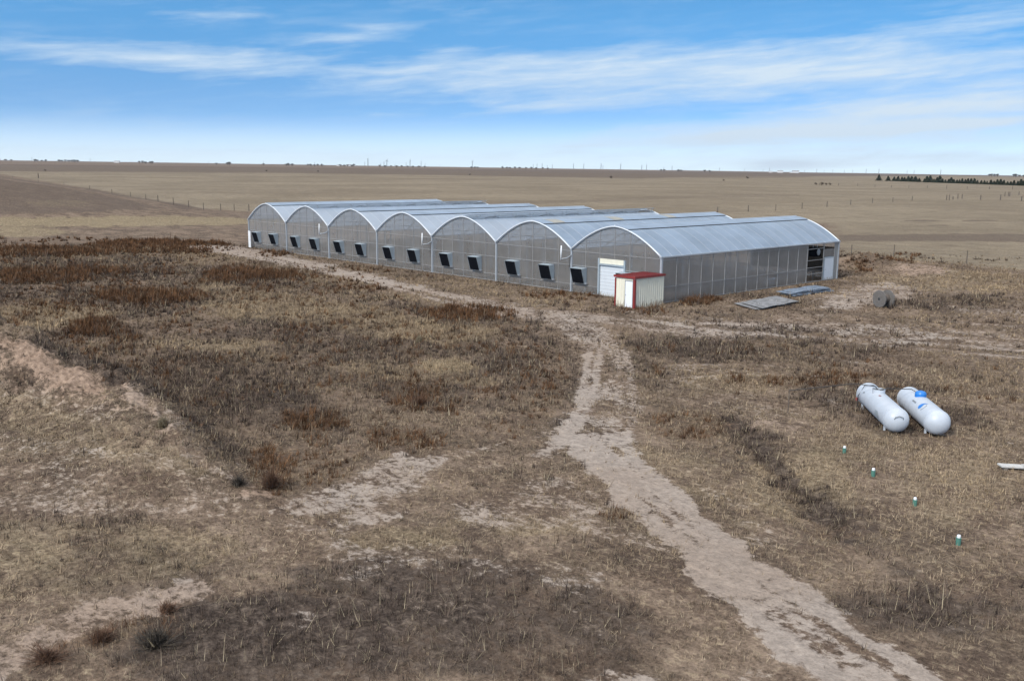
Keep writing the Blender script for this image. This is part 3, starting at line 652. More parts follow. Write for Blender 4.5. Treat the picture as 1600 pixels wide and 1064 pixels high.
# side walls
for x, sg in ((0., 1), (X0, -1)):
    g = MB()
    if sg > 0:
        for a, b in ((0, 20.2),): g.strip([Vector((x, a, 0)), Vector((x, b, 0))], [Vector((x, a, EAVE-.09)), Vector((x, b, EAVE-.09))])
        g.strip([Vector((x, 23.05, 2.15)), Vector((x, 24.85, 2.15))], [Vector((x, 23.05, EAVE-.6)), Vector((x, 24.85, EAVE-.6))])
    else: g.strip([Vector((x, 0, 0)), Vector((x, L, 0))], [Vector((x, 0, EAVE-.09)), Vector((x, L, EAVE-.09))])
    sw = g.build('side_wall', 'side', gh)
    f = MB(); xo = x+sg*.022
    ys = [1.76, 3.3, 4.85, 6.34, 7.94, 9.48, 11.02, 12.57, 14.1, 15.6, 17.15, 18.7, 20.22, 22.95, 24.83]
    for q, y in enumerate(ys):
        wd = .09 if q in (4, 5, 9, 12, 13) else .05
        f.box((xo, y, (EAVE-.1)/2), (.04, wd, EAVE-.1))
    for z in (3.2, 1.2, .05):
        f.box((xo+sg*.024, 20.2/2, z), (.03, 20.0, .05))
    f.box((xo+sg*.024, 22.5, .05), (.03, 4.6, .06))
    if sg > 0:
        for z in (2.95, 1.95, 1.3, .75): f.box((xo+sg*.024, 21.6, z), (.03, 2.65, .045))
    f.build('wall_frame', 'mull', sw)
    if sg > 0:
        q = MB(); q.box((x, (24.87+L-.06)/2, (EAVE-.1)/2), (.03, L-.06-24.87, EAVE-.1)); q.build('end_panel', 'grey', gh)
m = MB(); m.box((-W/2, L-.22, 1.75), (W-.5, .16, 2.3)); m.build('cooling_pad', 'pad', gh)
# exhaust hoods: a tapered sheet-metal box with a black shutter face
def hood(x0):
    m = MB(); wv = 1.28; z0, z1, d0, d1 = .80, 1.99, .30, .66
    v = [Vector(p) for p in ((x0, -.05, z0), (x0+wv, -.05, z0), (x0+wv, -.05, z1+.06), (x0, -.05, z1+.06), (x0, -d0, z0), (x0+wv, -d0, z0), (x0+wv, -d1, z1), (x0, -d1, z1))]
    for q in ((0, 1, 5, 4), (1, 2, 6, 5), (2, 3, 7, 6), (3, 0, 4, 7)): m.face([v[a] for a in q])
    hd = m.build('exhaust_hood', 'hood', gh)
    s = MB()
    n = 9
    for k in range(n):
        a, b = k/n, (k+.86)/n
        def at(x, t, o): return Vector((x, -(d0+(d1-d0)*t)-o, z0+(z1-z0)*t))
        s.face([at(x0+.03, a, .03), at(x0+wv-.03, a, .03), at(x0+wv-.03, b, .006), at(x0+.03, b, .006)])
    s.face([at(x0+.02, 0, .002), at(x0+wv-.02, 0, .002), at(x0+wv-.02, 1, .002), at(x0+.02, 1, .002)])
    s.build('shutter', 'black', hd)
    r = MB()
    for a, b in (((x0, 0), (x0+wv, 0)), ((x0, 1), (x0+wv, 1)), ((x0, 0), (x0, 1)), ((x0+wv, 0), (x0+wv, 1))):
        r.bar(at(a[0], a[1], .012), at(b[0], b[1], .012), .022, .03)
    r.build('hood_rim', 'hood', hd)
    b = MB(); b.box((x0+wv+.10, -.22, z0+.02), (.12, .2, .1)); b.build('motor_box', 'galv', hd)
    return hd
for i in range(NB):
    x = X0+i*W
    for fr in ((.262, .715) if i < 6 else (.115, .645)): 
        h = hood(x+fr*W-.64)
        if i == 6 and fr > .5: h['label'] = 'exhaust hood half hidden behind the red shed roof'
# roll-up door in the nearest bay
m = MB(); nsl = 9
for k in range(nsl): m.box((-4.83, .02, (k+.5)*2.40/nsl), (2.46, .045, 2.40/nsl-.012))
rd = m.build('roll_up_door', 'whitedoor', gh, bevel=.008)
m = MB(); m.box((-6.15, -.05, 1.46), (.14, .16, 2.92)); m.box((-3.51, -.05, 1.46), (.14, .16, 2.92)); m.box((-4.83, -.07, 2.46), (2.49, .16, .12)); m.build('door_frame', 'hood', rd)
m = MB(); m.box((-4.83, -.03, 2.72), (2.49, .03, .38)); m.build('transom_panel', 'cream', rd)
# white door standing ajar at the far front corner, white door in the side wall
m = MB(); m.box((-63.2, -.42, 1.03), (.92, .05, 2.06), Matrix.Rotation(math.radians(-12), 3, 'Z')); d1 = m.build('door', 'white', gh); d1['label'] = 'white door at the far front corner'
m = MB(); m.box((-62.85, -.50, 1.0), (.04, .1, .1)); m.build('handle', 'galv', d1)
m = MB(); m.box((.0, 23.98, 1.0), (.05, 1.5, 2.0)); d2 = m.build('door', 'whitedoor', gh); d2['label'] = 'white door in the open end of the side wall'
m = MB(); m.box((.0, 23.16, 1.04), (.07, .10, 2.08)); m.box((.0, 24.79, 1.04), (.07, .10, 2.08)); m.box((0, 23.98, 2.06), (.07, 1.5, .10)); m.build('door_frame', 'hood', d2)
m = MB(); m.tube([(.04, 23.4, 1.0), (.09, 23.4, 1.0)], .03); m.build('handle', 'galv', d2)
# drain spouts at three valleys: bracket arm and white upright
for k in (2, 4, 6):
    x = X0+k*W
    m = MB(); m.tube([(x, -.1, 2.95), (x-.05, -.55, 2.72), (x-.15, -1.15, 2.68)], .05, 8); sp_ = m.build('drain_spout', 'galv', gh, smooth=True)
    m = MB(); m.tube([(x-.15, -1.15, 2.6), (x-.12, -1.13, 3.75)], .055, 8); m.build('upright_pipe', 'white', sp_, smooth=True)
# what stands inside: a unit heater near the open end, benches
ht = thing('unit_heater', 'black box heater hung inside the open end of the greenhouse side wall', 'heater', (-1.0, 23.2, 2.1))
m = MB(); m.box((0, 0, .42), (.7, .95, .8)); m.build('casing', 'black', ht, bevel=.02)
m = MB(); m.bar((0, -.35, .82), (0, -.35, 1.1), .03); m.bar((0, .35, .82), (0, .35, 1.1), .03); m.build('hanger', 'galv', ht)
m = MB(); m.tube([(.36, 0, .42), (.40, 0, .42)], .28, 20); m.build('fan_grille', 'galv', ht)
bn = thing('bench', 'dark slatted growing bench inside the open end of the greenhouse side wall', 'bench', (-1.3, 23.7, 0))
m = MB()
for k in range(6): m.box((-.5+k*.2, 0, .8), (.14, 2.2, .04))
m.build('bench_top', 'wood', bn)
for a in (-.5, .5):
    for b in (-1, 1):
        m = MB(); m.box((a, b, .39), (.06, .06, .78)); m.build('leg', 'wood', bn)
ct = thing('wire_cart', 'small wire rack seen dimly through the greenhouse side wall', 'rack', (-.7, 15.9, 0))
m = MB()
for z in (.25, .62): m.box((0, 0, z), (.6, 1.5, .03))
m.build('shelf', 'galv', ct)
for a in (-.28, .28):
    for b in (-.7, .7):
        m = MB(); m.box((a, b, .35), (.035, .035, .7)); m.build('leg', 'galv', ct)

# ------------------------------------------------------------------ shed
sh = thing('shed', 'small cream metal shed with red roof and red corner trim', 'shed', (0, 0, 0))
sx0, sx1, sy0, sy1, sz0, sz1 = -1.42, .36, -3.42, -.12, 2.02, 2.30
def ribbed(m, a, b, z0, z1a, z1b, nrib, out, skip=None):
    a, b = Vector(a), Vector(b); d = b-a
    n = nrib*8; pts = []
    for k in range(n+1):
        s = k/n; ph = (k % 8)
        off = .028 if ph in (3, 4) else 0.
        pts.append((s, off))
    prev = None
    for s, off in pts:
        if skip and skip[0] < s < skip[1]:
            lo = skip[2]
        else: lo = z0
        p = a+d*s+Vector(out)*off
        cur = (m.b.verts.new((p.x, p.y, lo)), m.b.verts.new((p.x, p.y, z1a+(z1b-z1a)*s)))
        if prev: m.b.faces.new((prev[0], cur[0], cur[1], prev[1]))
        prev = cur
m = MB(); ribbed(m, (sx0, sy0, 0), (sx1, sy0, 0), -.05, sz0+.12, sz0+.12, 8, (0, -1, 0)); m.build('front_wall', 'cream', sh)
m = MB(); ribbed(m, (sx1, sy0, 0), (sx1, sy1, 0), -.05, sz0+.12, sz0+.12, 14, (1, 0, 0)); m.build('side_wall', 'cream', sh)
m = MB(); ribbed(m, (sx1, sy1, 0), (sx0, sy1, 0), -.05, sz0+.12, sz0+.12, 8, (0, 1, 0)); ribbed(m, (sx0, sy1, 0), (sx0, sy0, 0), -.05, sz0+.12, sz0+.12, 14, (-1, 0, 0)); m.build('back_wall', 'cream', sh)
m = MB()
ya, yb, xa, xb, zt = sy0-.10, sy1+.02, sx0-.10, sx1+.10, sz0+.20
m.box(((xa+xb)/2, (ya+yb)/2, zt), (xb-xa, yb-ya, .05))
for k in range(9): m.box((xa+.1+k*(xb-xa-.2)/8, (ya+yb)/2, zt+.035), (.04, yb-ya-.02, .02))
rf = m.build('roof', 'red', sh)
m = MB(); m.box(((xa+xb)/2, ya-.012, zt-.035), (xb-xa+.05, .025, .15)); m.box((xb+.012, (ya+yb)/2, zt-.035), (.025, yb-ya, .15)); m.box((xa-.012, (ya+yb)/2, zt-.035), (.025, yb-ya, .15)); m.build('fascia', 'red', rf)
for x, wd in ((sx0-.02, .10), (sx1+.015, .19)):
    m = MB(); m.box((x+(.03 if x < 0 else -.05), sy0-.036, sz0/2+.0), (wd, .03, sz0+.08)); m.box((x+.025 if x > 0 else x-.025, sy0+.03, sz0/2), (.03, .16, sz0+.08)); m.build('corner_trim', 'red', sh)
m = MB(); m.box((-.12, sy0-.04, .96), (.66, .05, 1.86)); dr = m.build('door', 'white', sh, bevel=.006)
m = MB(); m.box((-.475, sy0-.045, .96), (.045, .05, 1.9)); m.box((.235, sy0-.045, .96), (.04, .05, 1.9)); m.box((-.12, sy0-.045, 1.93), (.75, .05, .05)); m.build('door_frame', 'greytext', dr)
m = MB(); m.tube([(-.40, sy0-.06, .92), (-.40, sy0-.12, .92)], .03); m.build('handle', 'galv', dr)

# ------------------------------------------------------------------ propane tanks
def tank(name, a, b, label, hooddome):
    a, b = Vector(a), Vector(b); ax = (b-a); Lc = ax.length; c = (a+b)/2
    rz = math.atan2(ax.y, ax.x); zg = float(H(c.x, c.y))
    t = thing(name, label, 'propane tank', (c.x, c.y, zg), rz, 'propane tanks'); R = .475; zc = .07+R
    m = MB(); pts = []; rr = []
    half = Lc/2
    prof = []
    for k in range(11):
        an = math.pi/2*k/10; prof.append((-half-R*.80*math.cos(an), max(R*math.sin(an), .01)))
    prof += [(half+R*.80*math.sin(math.pi/2*k/10), max(R*math.cos(math.pi/2*k/10), .01)) for k in range(11)]
    rings = []
    for x, r in prof: rings.append([m.b.verts.new((x, r*math.cos(2*math.pi*q/40), zc+r*math.sin(2*math.pi*q/40))) for q in range(40)])
    for A, B in zip(rings, rings[1:]):
        for q in range(40): m.b.faces.new((A[q], A[(q+1) % 40], B[(q+1) % 40], B[q]))
    m.b.faces.new(rings[0]); m.b.faces.new(rings[-1])
    body = m.build('tank_body', 'tank', t, smooth=True)
    m = MB()
    for sx in (-half, half):
        m.tube([(sx+.0, (R+.004)*math.cos(2*math.pi*q/40), zc+(R+.004)*math.sin(2*math.pi*q/40)) for q in range(41)], .008, 5, False)
    m.build('weld_seam', 'tank', body)
    for sx in (-half*.82, half*.82):
        for sy in (-.3, .3):
            m = MB(); m.box((sx, sy, .10), (.08, .07, .34)); m.box((sx, sy, -.02), (.18, .16, .05)); m.build('leg', 'tank', t)
    m = MB()
    if hooddome == 'blue':
        m.tube([(-.40, 0, zc+R-.05), (-.40, 0, zc+R+.09), (-.40, 0, zc+R+.16), (-.40, 0, zc+R+.20)], [.22, .22, .18, .08], 24); m.build('valve_hood', 'blue', t, smooth=False)
    else:
        m.tube([(-.55, 0, zc+R-.06), (-.55, 0, zc+R+.11)], [.25, .25], 24, False); m.build('valve_collar', 'tank', t)
        m = MB(); m.tube([(-.55, 0, zc+R-.02), (-.55, 0, zc+R+.07)], [.09, .05], 12); m.bar((-.68, .08, zc+R), (-.42, -.06, zc+R+.06), .05); m.build('valve', 'greytext', t)
        m = MB(); m.tube([(-.55, 0, zc+R+.02), (-.55, 0, zc+R+.055)], .235, 20); m.build('collar_shade', 'dark', t)  # dark disc paints the shade inside the open collar
    return t, zc, R
def decal(t, zc, R, xs, ang, polys, matn, name):
    """marks wrapped on the tank's side: polys in metres (along, round)"""
    m = MB()
    for pl in polys:
        m.face([(u, v, 0) for u, v in pl])
    for k in range(-8, 9):
        bmesh.ops.bisect_plane(m.b, geom=list(m.b.verts)+list(m.b.edges)+list(m.b.faces), plane_co=(0, k*.035+.003, 0), plane_no=(0, 1, 0))
    for q in m.b.verts:
        u, v = q.co.x, q.co.y; q.co = (xs+u, -(R+.007)*math.cos(ang+v/R), zc+(R+.007)*math.sin(ang+v/R))
    return m.build(name, matn, t)
tA, zc, R = tank('propane_tank', (26.40, -19.25, 0), (28.55, -21.40, 0), 'white propane tank with open valve collar, left of the blue-hooded tank', 'open') if False else tank('propane_tank', (25.15, -17.35, 0), (27.95, -20.60, 0), 'white propane tank with its grey valve collar open', 'open')
tB, zc, R = tank('propane_tank', (26.65, -16.75, 0), (29.15, -19.75, 0), 'white propane tank with blue valve hood and blue logo', 'blue')
# blue droplet mark and grey lettering blocks (too small to read in the photograph)
def circ(cx, cy, rx, ry, a0=0, a1=360, n=14): return [(cx+rx*math.cos(math.radians(a0+(a1-a0)*k/n)), cy+ry*math.sin(math.radians(a0+(a1-a0)*k/n))) for k in range(n+1)]
drop = [(-.22, -.08), (-.13, -.17), (-.01, -.18), (.07, -.10), (.05, .0), (-.02, .10), (.07, .23), (-.10, .16), (-.20, .05)]
SIDE = math.radians(38)
decal(tB, zc, R, .92, SIDE+.25, [drop], 'blue', 'logo')
swoosh = circ(.06, -.02, .17, .17, -70, 80, 10)+circ(.06, -.02, .13, .13, 80, -70, 10)
decal(tB, zc, R, 1.0, SIDE+.25, [swoosh[k:k+2]+swoosh[len(swoosh)-2-k:len(swoosh)-k] for k in range(10)], 'greytext', 'logo_swoosh')
decal(tB, zc, R, .0, SIDE+.1, [[(k*.06-.2, -.035), (k*.06-.16, -.035), (k*.06-.15, .03), (k*.06-.19, .03)] for k in range(8)], 'greytext', 'lettering')
decal(tA, zc, R, -1.25, SIDE-.1, [[(-.10, -.05), (.10, .0), (.10, .05), (-.08, .02)]], 'greytext', 'lettering')
decal(tA, zc, R, .15, SIDE+.65, [[(-.1, -.05), (.1, -.02), (.08, .04), (-.1, .02)]], 'redtag', 'warning_label')
decal(tA, zc, R, 1.15, SIDE-.5, [[(-.3, -.2), (.25, -.24), (.3, -.1), (.1, .02), (-.25, .0)]], 'hood', 'rubbed_patch').hide_render = False
m = MB(); xx = 2.15+.36
m.tube([(xx-.02, -.16+.0, zc+.10), (xx+.03, -.14, zc+.20), (xx+.03, .0, zc+.24), (xx+.03, .14, zc+.20), (xx-.02, .16, zc+.10)], .014, 6); m.build('end_emblem', 'greytext', tA)
# black gas line on a stick, running to both tanks
def wpt(t, x, y, z):
    a = t.rotation_euler[2]; return Vector((t.location[0]+x*math.cos(a)-y*math.sin(a), t.location[1]+x*math.sin(a)+y*math.cos(a), t.location[2]+z))
pa, pb = wpt(tA, -.75, 0, zc+R+.02), wpt(tB, -.70, 0, zc+R+.02)
st = P(1231, 646)
dirl = (Vector((pb.x, pb.y, 0))-Vector((pa.x, pa.y, 0))).normalized()
gl = thing('gas_line', 'thin black gas line strung from a stake to both propane tanks', 'gas pipe', (st[0], st[1], st[2]))
lo = Vector((st[0], st[1], st[2]))
m = MB(); m.tube([Vector((0, 0, .98)), (pa+Vector((-.75, -.55, .22))-lo), pa-lo+Vector((-.1, 0, .14)), pa-lo], .016, 6); m.tube([pa-lo, pa-lo+Vector((.4, .1, .12)), pb-lo+Vector((-.3, 0, .12)), pb-lo], .018, 6); m.build('pipe', 'rubber', gl)
m = MB(); m.tube([Vector((0, 0, -.1)), (0.01, 0, .5), (0, 0, 1.02)], .018, 6); m.build('stake', 'post', gl)
e1 = wpt(tA, -1.55, -.45, zc+.25)-lo; e2 = wpt(tA, -1.3, -.42, zc+.42)-lo
m = MB(); m.tube([wpt(tA, -1.7, -.50, .05)-lo, wpt(tA, -1.7, -.52, zc)-lo, wpt(tA, -1.65, -.30, zc+.46)-lo, wpt(tA, -1.45, .0, zc+R+.06)-lo, wpt(tA, -.95, .02, zc+R+.08)-lo, wpt(tA, -.7, 0, zc+R+.05)-lo], .017, 6); m.build('riser', 'rubber', gl)
m = MB(); m.box(wpt(tA, -1.72, -.56, zc-.14)-lo, (.07, .07, .12)); m.build('regulator', 'redtag', gl)

# ------------------------------------------------------------------ small things on the ground
for k, (px, py, lab) in enumerate(((1319, 708, 'green standpipe with white cap, farthest back of the four'), (1364, 744, 'green standpipe with white cap, second from the tanks'), (1429, 790, 'green standpipe with white cap, third from the tanks'), (1497, 851, 'green standpipe with white cap, nearest of the four'))):
    p = P(px, py)
    if k == 0:
        t = thing('standpipe', lab, 'standpipe', p, .3, 'standpipes in the grass')
        m = MB(); m.tube([(0, 0, -.1), (0, 0, .18), (0, 0, .19)], [.060, .064, .068], 16); m.build('pipe', 'green', t)
        m = MB(); m.tube([(0, 0, .194), (0, 0, .25), (0, 0, .265)], [.046, .046, .035], 16); m.build('cap', 'white', t)
        t0 = t
    else: dup(t0, p, k*1.3, lab, 'standpipes in the grass', 1+.06*(k % 2))
p = P(1562, 733); q = P(1650, 731)
d = np.array(q)-np.array(p); Lb = np.hypot(d[0], d[1])
t = thing('weathered_board', 'pale weathered board lying in the grass near the tanks', 'board', (p[0], p[1], p[2]), math.atan2(d[1], d[0]))
m = MB(); m.box((Lb*.2, .0, .12), (Lb*.42, .34, .06), Matrix.Rotation(.05, 3, 'Y')); m.box((Lb*.2+Lb*.5, .02, .13), (Lb*.56, .34, .06), Matrix.Rotation(-.03, 3, 'Y') @ Matrix.Rotation(.06, 3, 'Z')); m.build('plank', 'concrete', t, bevel=.01)
m = MB(); m.box((Lb*.02+.1, 0, .05), (.12, .3, .1)); m.box((Lb*.9, 0, .05), (.12, .3, .1)); m.build('batten', 'wood', t)
# cable reel
p = P(1379.5, 480)
axv = -(.90*RX)-(.43*_f); rzr = math.atan2(axv[1], axv[0])
t = thing('cable_reel', 'weathered wooden cable reel standing on its rims by the track', 'cable reel', p, rzr)
Rr_, Wd = .62, .72
for sx in (-1, 1):
    m = MB(); m.tube([(sx*Wd/2, 0, Rr_), (sx*(Wd/2+.07), 0, Rr_)], Rr_, 32)
    for k in range(7):
        zz = -Rr_+.16+k*.165; hw = math.sqrt(max(.01, Rr_**2-zz**2))*.96
        m.box((sx*(Wd/2+.078), zz, Rr_), (.015, .14, 2*hw))
    f = m.build('flange', 'wood', t)
    m = MB(); m.tube([(sx*(Wd/2+.08), 0, Rr_), (sx*(Wd/2+.10), 0, Rr_)], .10, 16); m.build('hub', 'dark', f)
m = MB(); m.tube([(-Wd/2, 0, Rr_), (Wd/2, 0, Rr_)], .30, 24); m.build('drum', 'post', t)
# stacks of sheets by the side wall
def sheets(name, quad, label, n, matn, seed, hstep=.035, jit=.18):
    r2 = random.Random(seed)
    qs = [Vector((*q[:2], 0)) for q in quad]; c = sum(qs, Vector())/4; zg = float(H(c.x, c.y))
    t = thing(name, label, 'sheet stack', (c.x, c.y, zg))
    for k in range(n):
        a = r2.uniform(-.03, .03); R = Matrix.Rotation(a, 3, 'Z'); o = Vector((r2.uniform(-jit, jit), r2.uniform(-jit*2, jit*2), 0)); s = r2.uniform(.9, 1.02)
        m = MB()
        z0 = .03+k*hstep
        A = [R @ ((q-c)*s)+o for q in qs]
        nn = 14
        lo_ = []; up_ = []
        for sd_ in (0, 1):
            E0, E1 = (A[0], A[3]) if sd_ == 0 else (A[1], A[2])
            row = [E0.lerp(E1, u/nn) for u in range(nn+1)]
            (lo_ if sd_ == 0 else up_).extend(row)
        zz = [z0+.02*math.sin(u*.9+k)+.012*(u % 2) for u in range(nn+1)]
        for dz in (0, .018):
            m.strip([Vector((p_.x, p_.y, zz[u]+dz)) for u, p_ in enumerate(lo_)], [Vector((p_.x, p_.y, zz[u]+dz)) for u, p_ in enumerate(up_)])
        for row in (lo_, up_):
            m.strip([Vector((p_.x, p_.y, zz[u])) for u, p_ in enumerate(row)], [Vector((p_.x, p_.y, zz[u]+.018)) for u, p_ in enumerate(row)])
        for u in (0, nn): m.strip([Vector((lo_[u].x, lo_[u].y, zz[u])), Vector((up_[u].x, up_[u].y, zz[u]))], [Vector((lo_[u].x, lo_[u].y, zz[u]+.018)), Vector((up_[u].x, up_[u].y, zz[u]+.018))])
        m.build('sheet', matn, t)
    return t
MAT['oldsheet'] = mat('weathered_sheet', (.19, .19, .195), .6, var=.9, vscale=3, bump=.6, bscale=30)
MAT['bluesheet'] = mat('bluish_sheet', (.19, .235, .30), .3, var=.4, vscale=2.5)
sheets('sheet_stack', [P(1154, 476), P(1187, 485), P(1247, 474), P(1212, 466)], 'flat stack of grey mottled roofing sheets beside the greenhouse', 5, 'oldsheet', 3)
sheets('sheet_stack', [P(1217, 460), P(1240, 464), P(1300, 455), P(1276, 451)], 'stack of bluish plastic sheets nearer the open end of the greenhouse', 6, 'bluesheet', 5, .05)

# ------------------------------------------------------------------ fences
def fence(label, pts, hts, every=None, nw=3, rad=.055, group='wire fences'):
    p0 = pts[0]; t = thing('fence', label, 'fence', (p0[0], p0[1], p0[2]), 0, None)
    lo_ = Vector(p0); tops = []
    for k, (p_, h_) in enumerate(zip(pts, hts)):
        m = MB(); b = Vector(p_)-lo_; ln = Vector((rnd.uniform(-.03, .03), rnd.uniform(-.03, .03), 0))
        r_ = rad*rnd.uniform(.85, 1.2)
        m.tube([b+Vector((0, 0, -.15)), b+ln*.5+Vector((0, 0, h_*.5)), b+ln+Vector((0, 0, h_))], [r_*1.05, r_, r_*.9], 7); m.build('post', 'post', t)
        tops.append((b, h_))
    for q in range(nw):
        m = MB()
        for (b1, h1), (b2, h2_) in zip(tops, tops[1:]):
            if (b2-b1).length > 60: continue
            f_ = (.9, .6, .3)[q]
            m.tube([b1+Vector((0, 0, h1*f_)), (b1+b2)/2+Vector((0, 0, (h1+h2_)/2*f_-.03)), b2+Vector((0, 0, h2_*f_))], .006, 4, False)
        m.build('wire', 'wire', t)
    return t
def fill(pxs, k):
    """extra posts between traced ones"""
    out = []
    for (a, b), (c, d_) in zip(pxs, pxs[1:]):
        for i in range(k): out.append((a+(c-a)*i/k, b+(d_-b)*i/k))
    return out+[pxs[-1]]
A = [(-60, 268.5), (-20, 273), (20, 279), (60, 284.5), (100, 290), (140, 296), (175, 302.5), (204, 307.5), (228, 312), (247, 315.5), (271, 320), (295, 324.5), (318, 328), (345, 329), (366, 329.5), (389, 330)]
fence('wire fence along the crest of the hill and on to the far greenhouse corner', [P(*p) for p in A], [1.5]*len(A), rad=.085)
A = [(1121, 334), (1169, 331), (1212, 329.5), (1253, 326.5), (1292, 323.5), (1329, 320.5), (1363, 317.5), (1395, 316), (1425, 314)]
fence('wire fence running off behind the greenhouse to the corral posts', [P(*p) for p in A], [1.55]*len(A), rad=.10)
A = [(1479, 313), (1483, 313), (1489, 312), (1496.5, 311), (1503, 311), (1532, 312.5), (1563, 313), (1596, 314.5), (1640, 316)]
fence('dark corral corner of close-set posts in the far field', [P(*p) for p in A], [1.8, 1.9, 1.1, 1.9, 1.8, 1.7, 2.0, 1.7, 1.7], rad=.16)
A = [(1570, 307), (1575.5, 307), (1577.5, 307), (1592, 305)]
fence('small far gate of dark posts beyond the corral', [P(*p) for p in A], [1.9, 1.9, 1.9, 1.6], rad=.15)
A = [(1280, 290), (1310, 290.5), (1340, 291), (1367, 293), (1393, 293.5), (1420, 294), (1449, 294.5), (1479, 295.5), (1511, 296), (1546, 296), (1582, 296.5), (1620, 297)]
fence('farthest line of fence posts below the row of conifers', [P(*p) for p in A], [1.8 if k not in (7, 10) else 2.6 for k in range(len(A))], rad=.15)
A = [(1330, 398), (1396, 402.5), (1510, 414.5), (1640, 429)]
fence('sparse wire fence of steel posts just beyond the greenhouse end', [P(*p) for p in A], [1.0, 1.5, 1.55, 1.6], rad=.05)
p = P(60, 278.5); t = thing('fence_post', 'lone dark post standing in the far field beyond the hill', 'post', p)
m = MB(); m.tube([(0, 0, -.2), (0, 0, 1.9), (.03, 0, 2.9)], [.3, .28, .22], 8); m.build('post_body', 'post', t)
m = MB(); m.box((0, 0, 2.92), (.5, .5, .08)); m.build('post_cap', 'post', t)

# ------------------------------------------------------------------ wind turbines
TURB = [(50, 6.5), (141, 5), (326, 4), (411.5, 6), (491.5, 5), (570, 7), (575, 15), (595, 6), (600, 9), (604.5, 12), (617, 4), (634.5, 8), (640.7, 13), (658, 10), (664, 6), (687.5, 4), (738, 13), (785, 4), (833, 8), (839, 9), (847, 10), (855, 6), (863, 8), (896, 10), (912, 10), (939, 11), (942, 7), (969.5, 11), (1002.5, 9), (1010, 10), (1027, 4), (1037, 6), (1050, 9), (1124, 6), (1163, 5), (1192, 4), (1202, 7), (1220, 5), (1257, 5), (1276, 7), (1287.5, 5), (1301, 5), (1319, 6), (1332, 5), (1353, 7), (1373, 8), (1417, 6), (1428, 7), (1469.5, 8)]
def horizon(px):
    lo_, hi_ = 235., 300.
    for _ in range(40):
        m_ = (lo_+hi_)/2; d_ = ray(px, m_); t_ = np.geomspace(300, 15000, 600); q = CAM[:, None]+d_[:, None]*t_
        if (q[2]-H(q[0], q[1]) < 0).any(): hi_ = m_
        else: lo_ = m_
    return hi_
def turbine(label):
    t = thing('wind_turbine', label, 'wind turbine', (0, 0, 0), 0, 'wind turbines along the horizon')
    m = MB(); m.tube([(0, 0, -60), (0, 0, 0), (0, 0, 82)], [5.2, 5.0, 3.6], 10); m.build('tower', 'turbine', t)
    m = MB(); m.box((0, 1.5, 83.5), (4, 11, 4)); m.build('nacelle', 'turbine', t, bevel=.4)
    m = MB(); m.tube([(0, -4, 83.5), (0, -6.5, 83.5)], [2.2, .6], 10); hb = m.build('hub', 'turbine', t)
    return t
bl = None
KT = []
for k, (px, hp) in enumerate(sorted(TURB)):
    hz = horizon(px); r_ = 1482.9*122/max(hp, 5.0)
    r_ = min(r_, 15500); sc_ = r_*hp/1482.9/122
    d_ = ray(px, hz); d_ = d_[:2]/np.linalg.norm(d_[:2]); el = ray(px, hz); ze = CAM[2]+el[2]/math.hypot(el[0], el[1])*r_
    x_, y_ = CAM[:2]+d_*r_
    lab = 'pale wind turbine on the horizon, %s from the left' % nth(k+1)
    if k == 0:
        base = turbine(lab); base.location = (x_, y_, ze); base.scale = (sc_,)*3; base.rotation_euler[2] = 2.2
    else:
        base_ = dup(base, (x_, y_, ze), 2.2+rnd.uniform(-.6, .6), lab, None, sc_)
    tt = base if k == 0 else base_
    ph = rnd.uniform(0, 120)
    if bl is None:
        m = MB(); m.face([(-1.5, -5.2, 1.5), (1.5, -5.2, 1.5), (2.2, -5.0, 8), (.6, -5.2, 39), (-.6, -5.2, 39), (-1.6, -5.4, 8)]); m.face([(-1.5, -5.5, 1.5), (1.5, -5.5, 1.5), (2.2, -5.4, 8), (.6, -5.35, 39), (-.6, -5.35, 39), (-1.6, -5.7, 8)])
        bl = m.build('blade', 'turbine', tt)
        bl.location = (0, 0, 83.5); first = True
    for q in range(3):
        if first: b = bl; first = False
        else:
            b = bl.copy(); COL.objects.link(b); b.parent = tt
        b.rotation_euler = (0, math.radians(ph+120*q), 0)
KIDS.clear()

# ------------------------------------------------------------------ trees
def leafmat(name, col):
    m = bpy.data.materials.new(name); m.use_nodes = True; nt = m.node_tree; b = nt.nodes['Principled BSDF']; n = Nodes(nt)
    o3 = n.n('ShaderNodeTexCoord').outputs['Object']; oi = n.n('ShaderNodeObjectInfo').outputs['Random']
    hs = n.n('ShaderNodeHueSaturation'); hs.inputs['Color'].default_value = (*col, 1)
    n.put(hs.inputs['Value'], n.m('ADD', n.m('MULTIPLY', n.noise(o3, 1.2, 3), 1.0), n.m('ADD', n.m('MULTIPLY', oi, .4), .3)))
    nt.links.new(hs.outputs[0], b.inputs['Base Color']); b.inputs['Roughness'].default_value = .9; b.inputs['Specular IOR Level'].default_value = .1
    return m
MAT['conifer'] = leafmat('conifer_foliage', (.030, .042, .030)); MAT['fartree'] = leafmat('bare_tree_twigs', (.050, .050, .046)); MAT['brush'] = leafmat('brush_twigs', (.075, .055, .042))
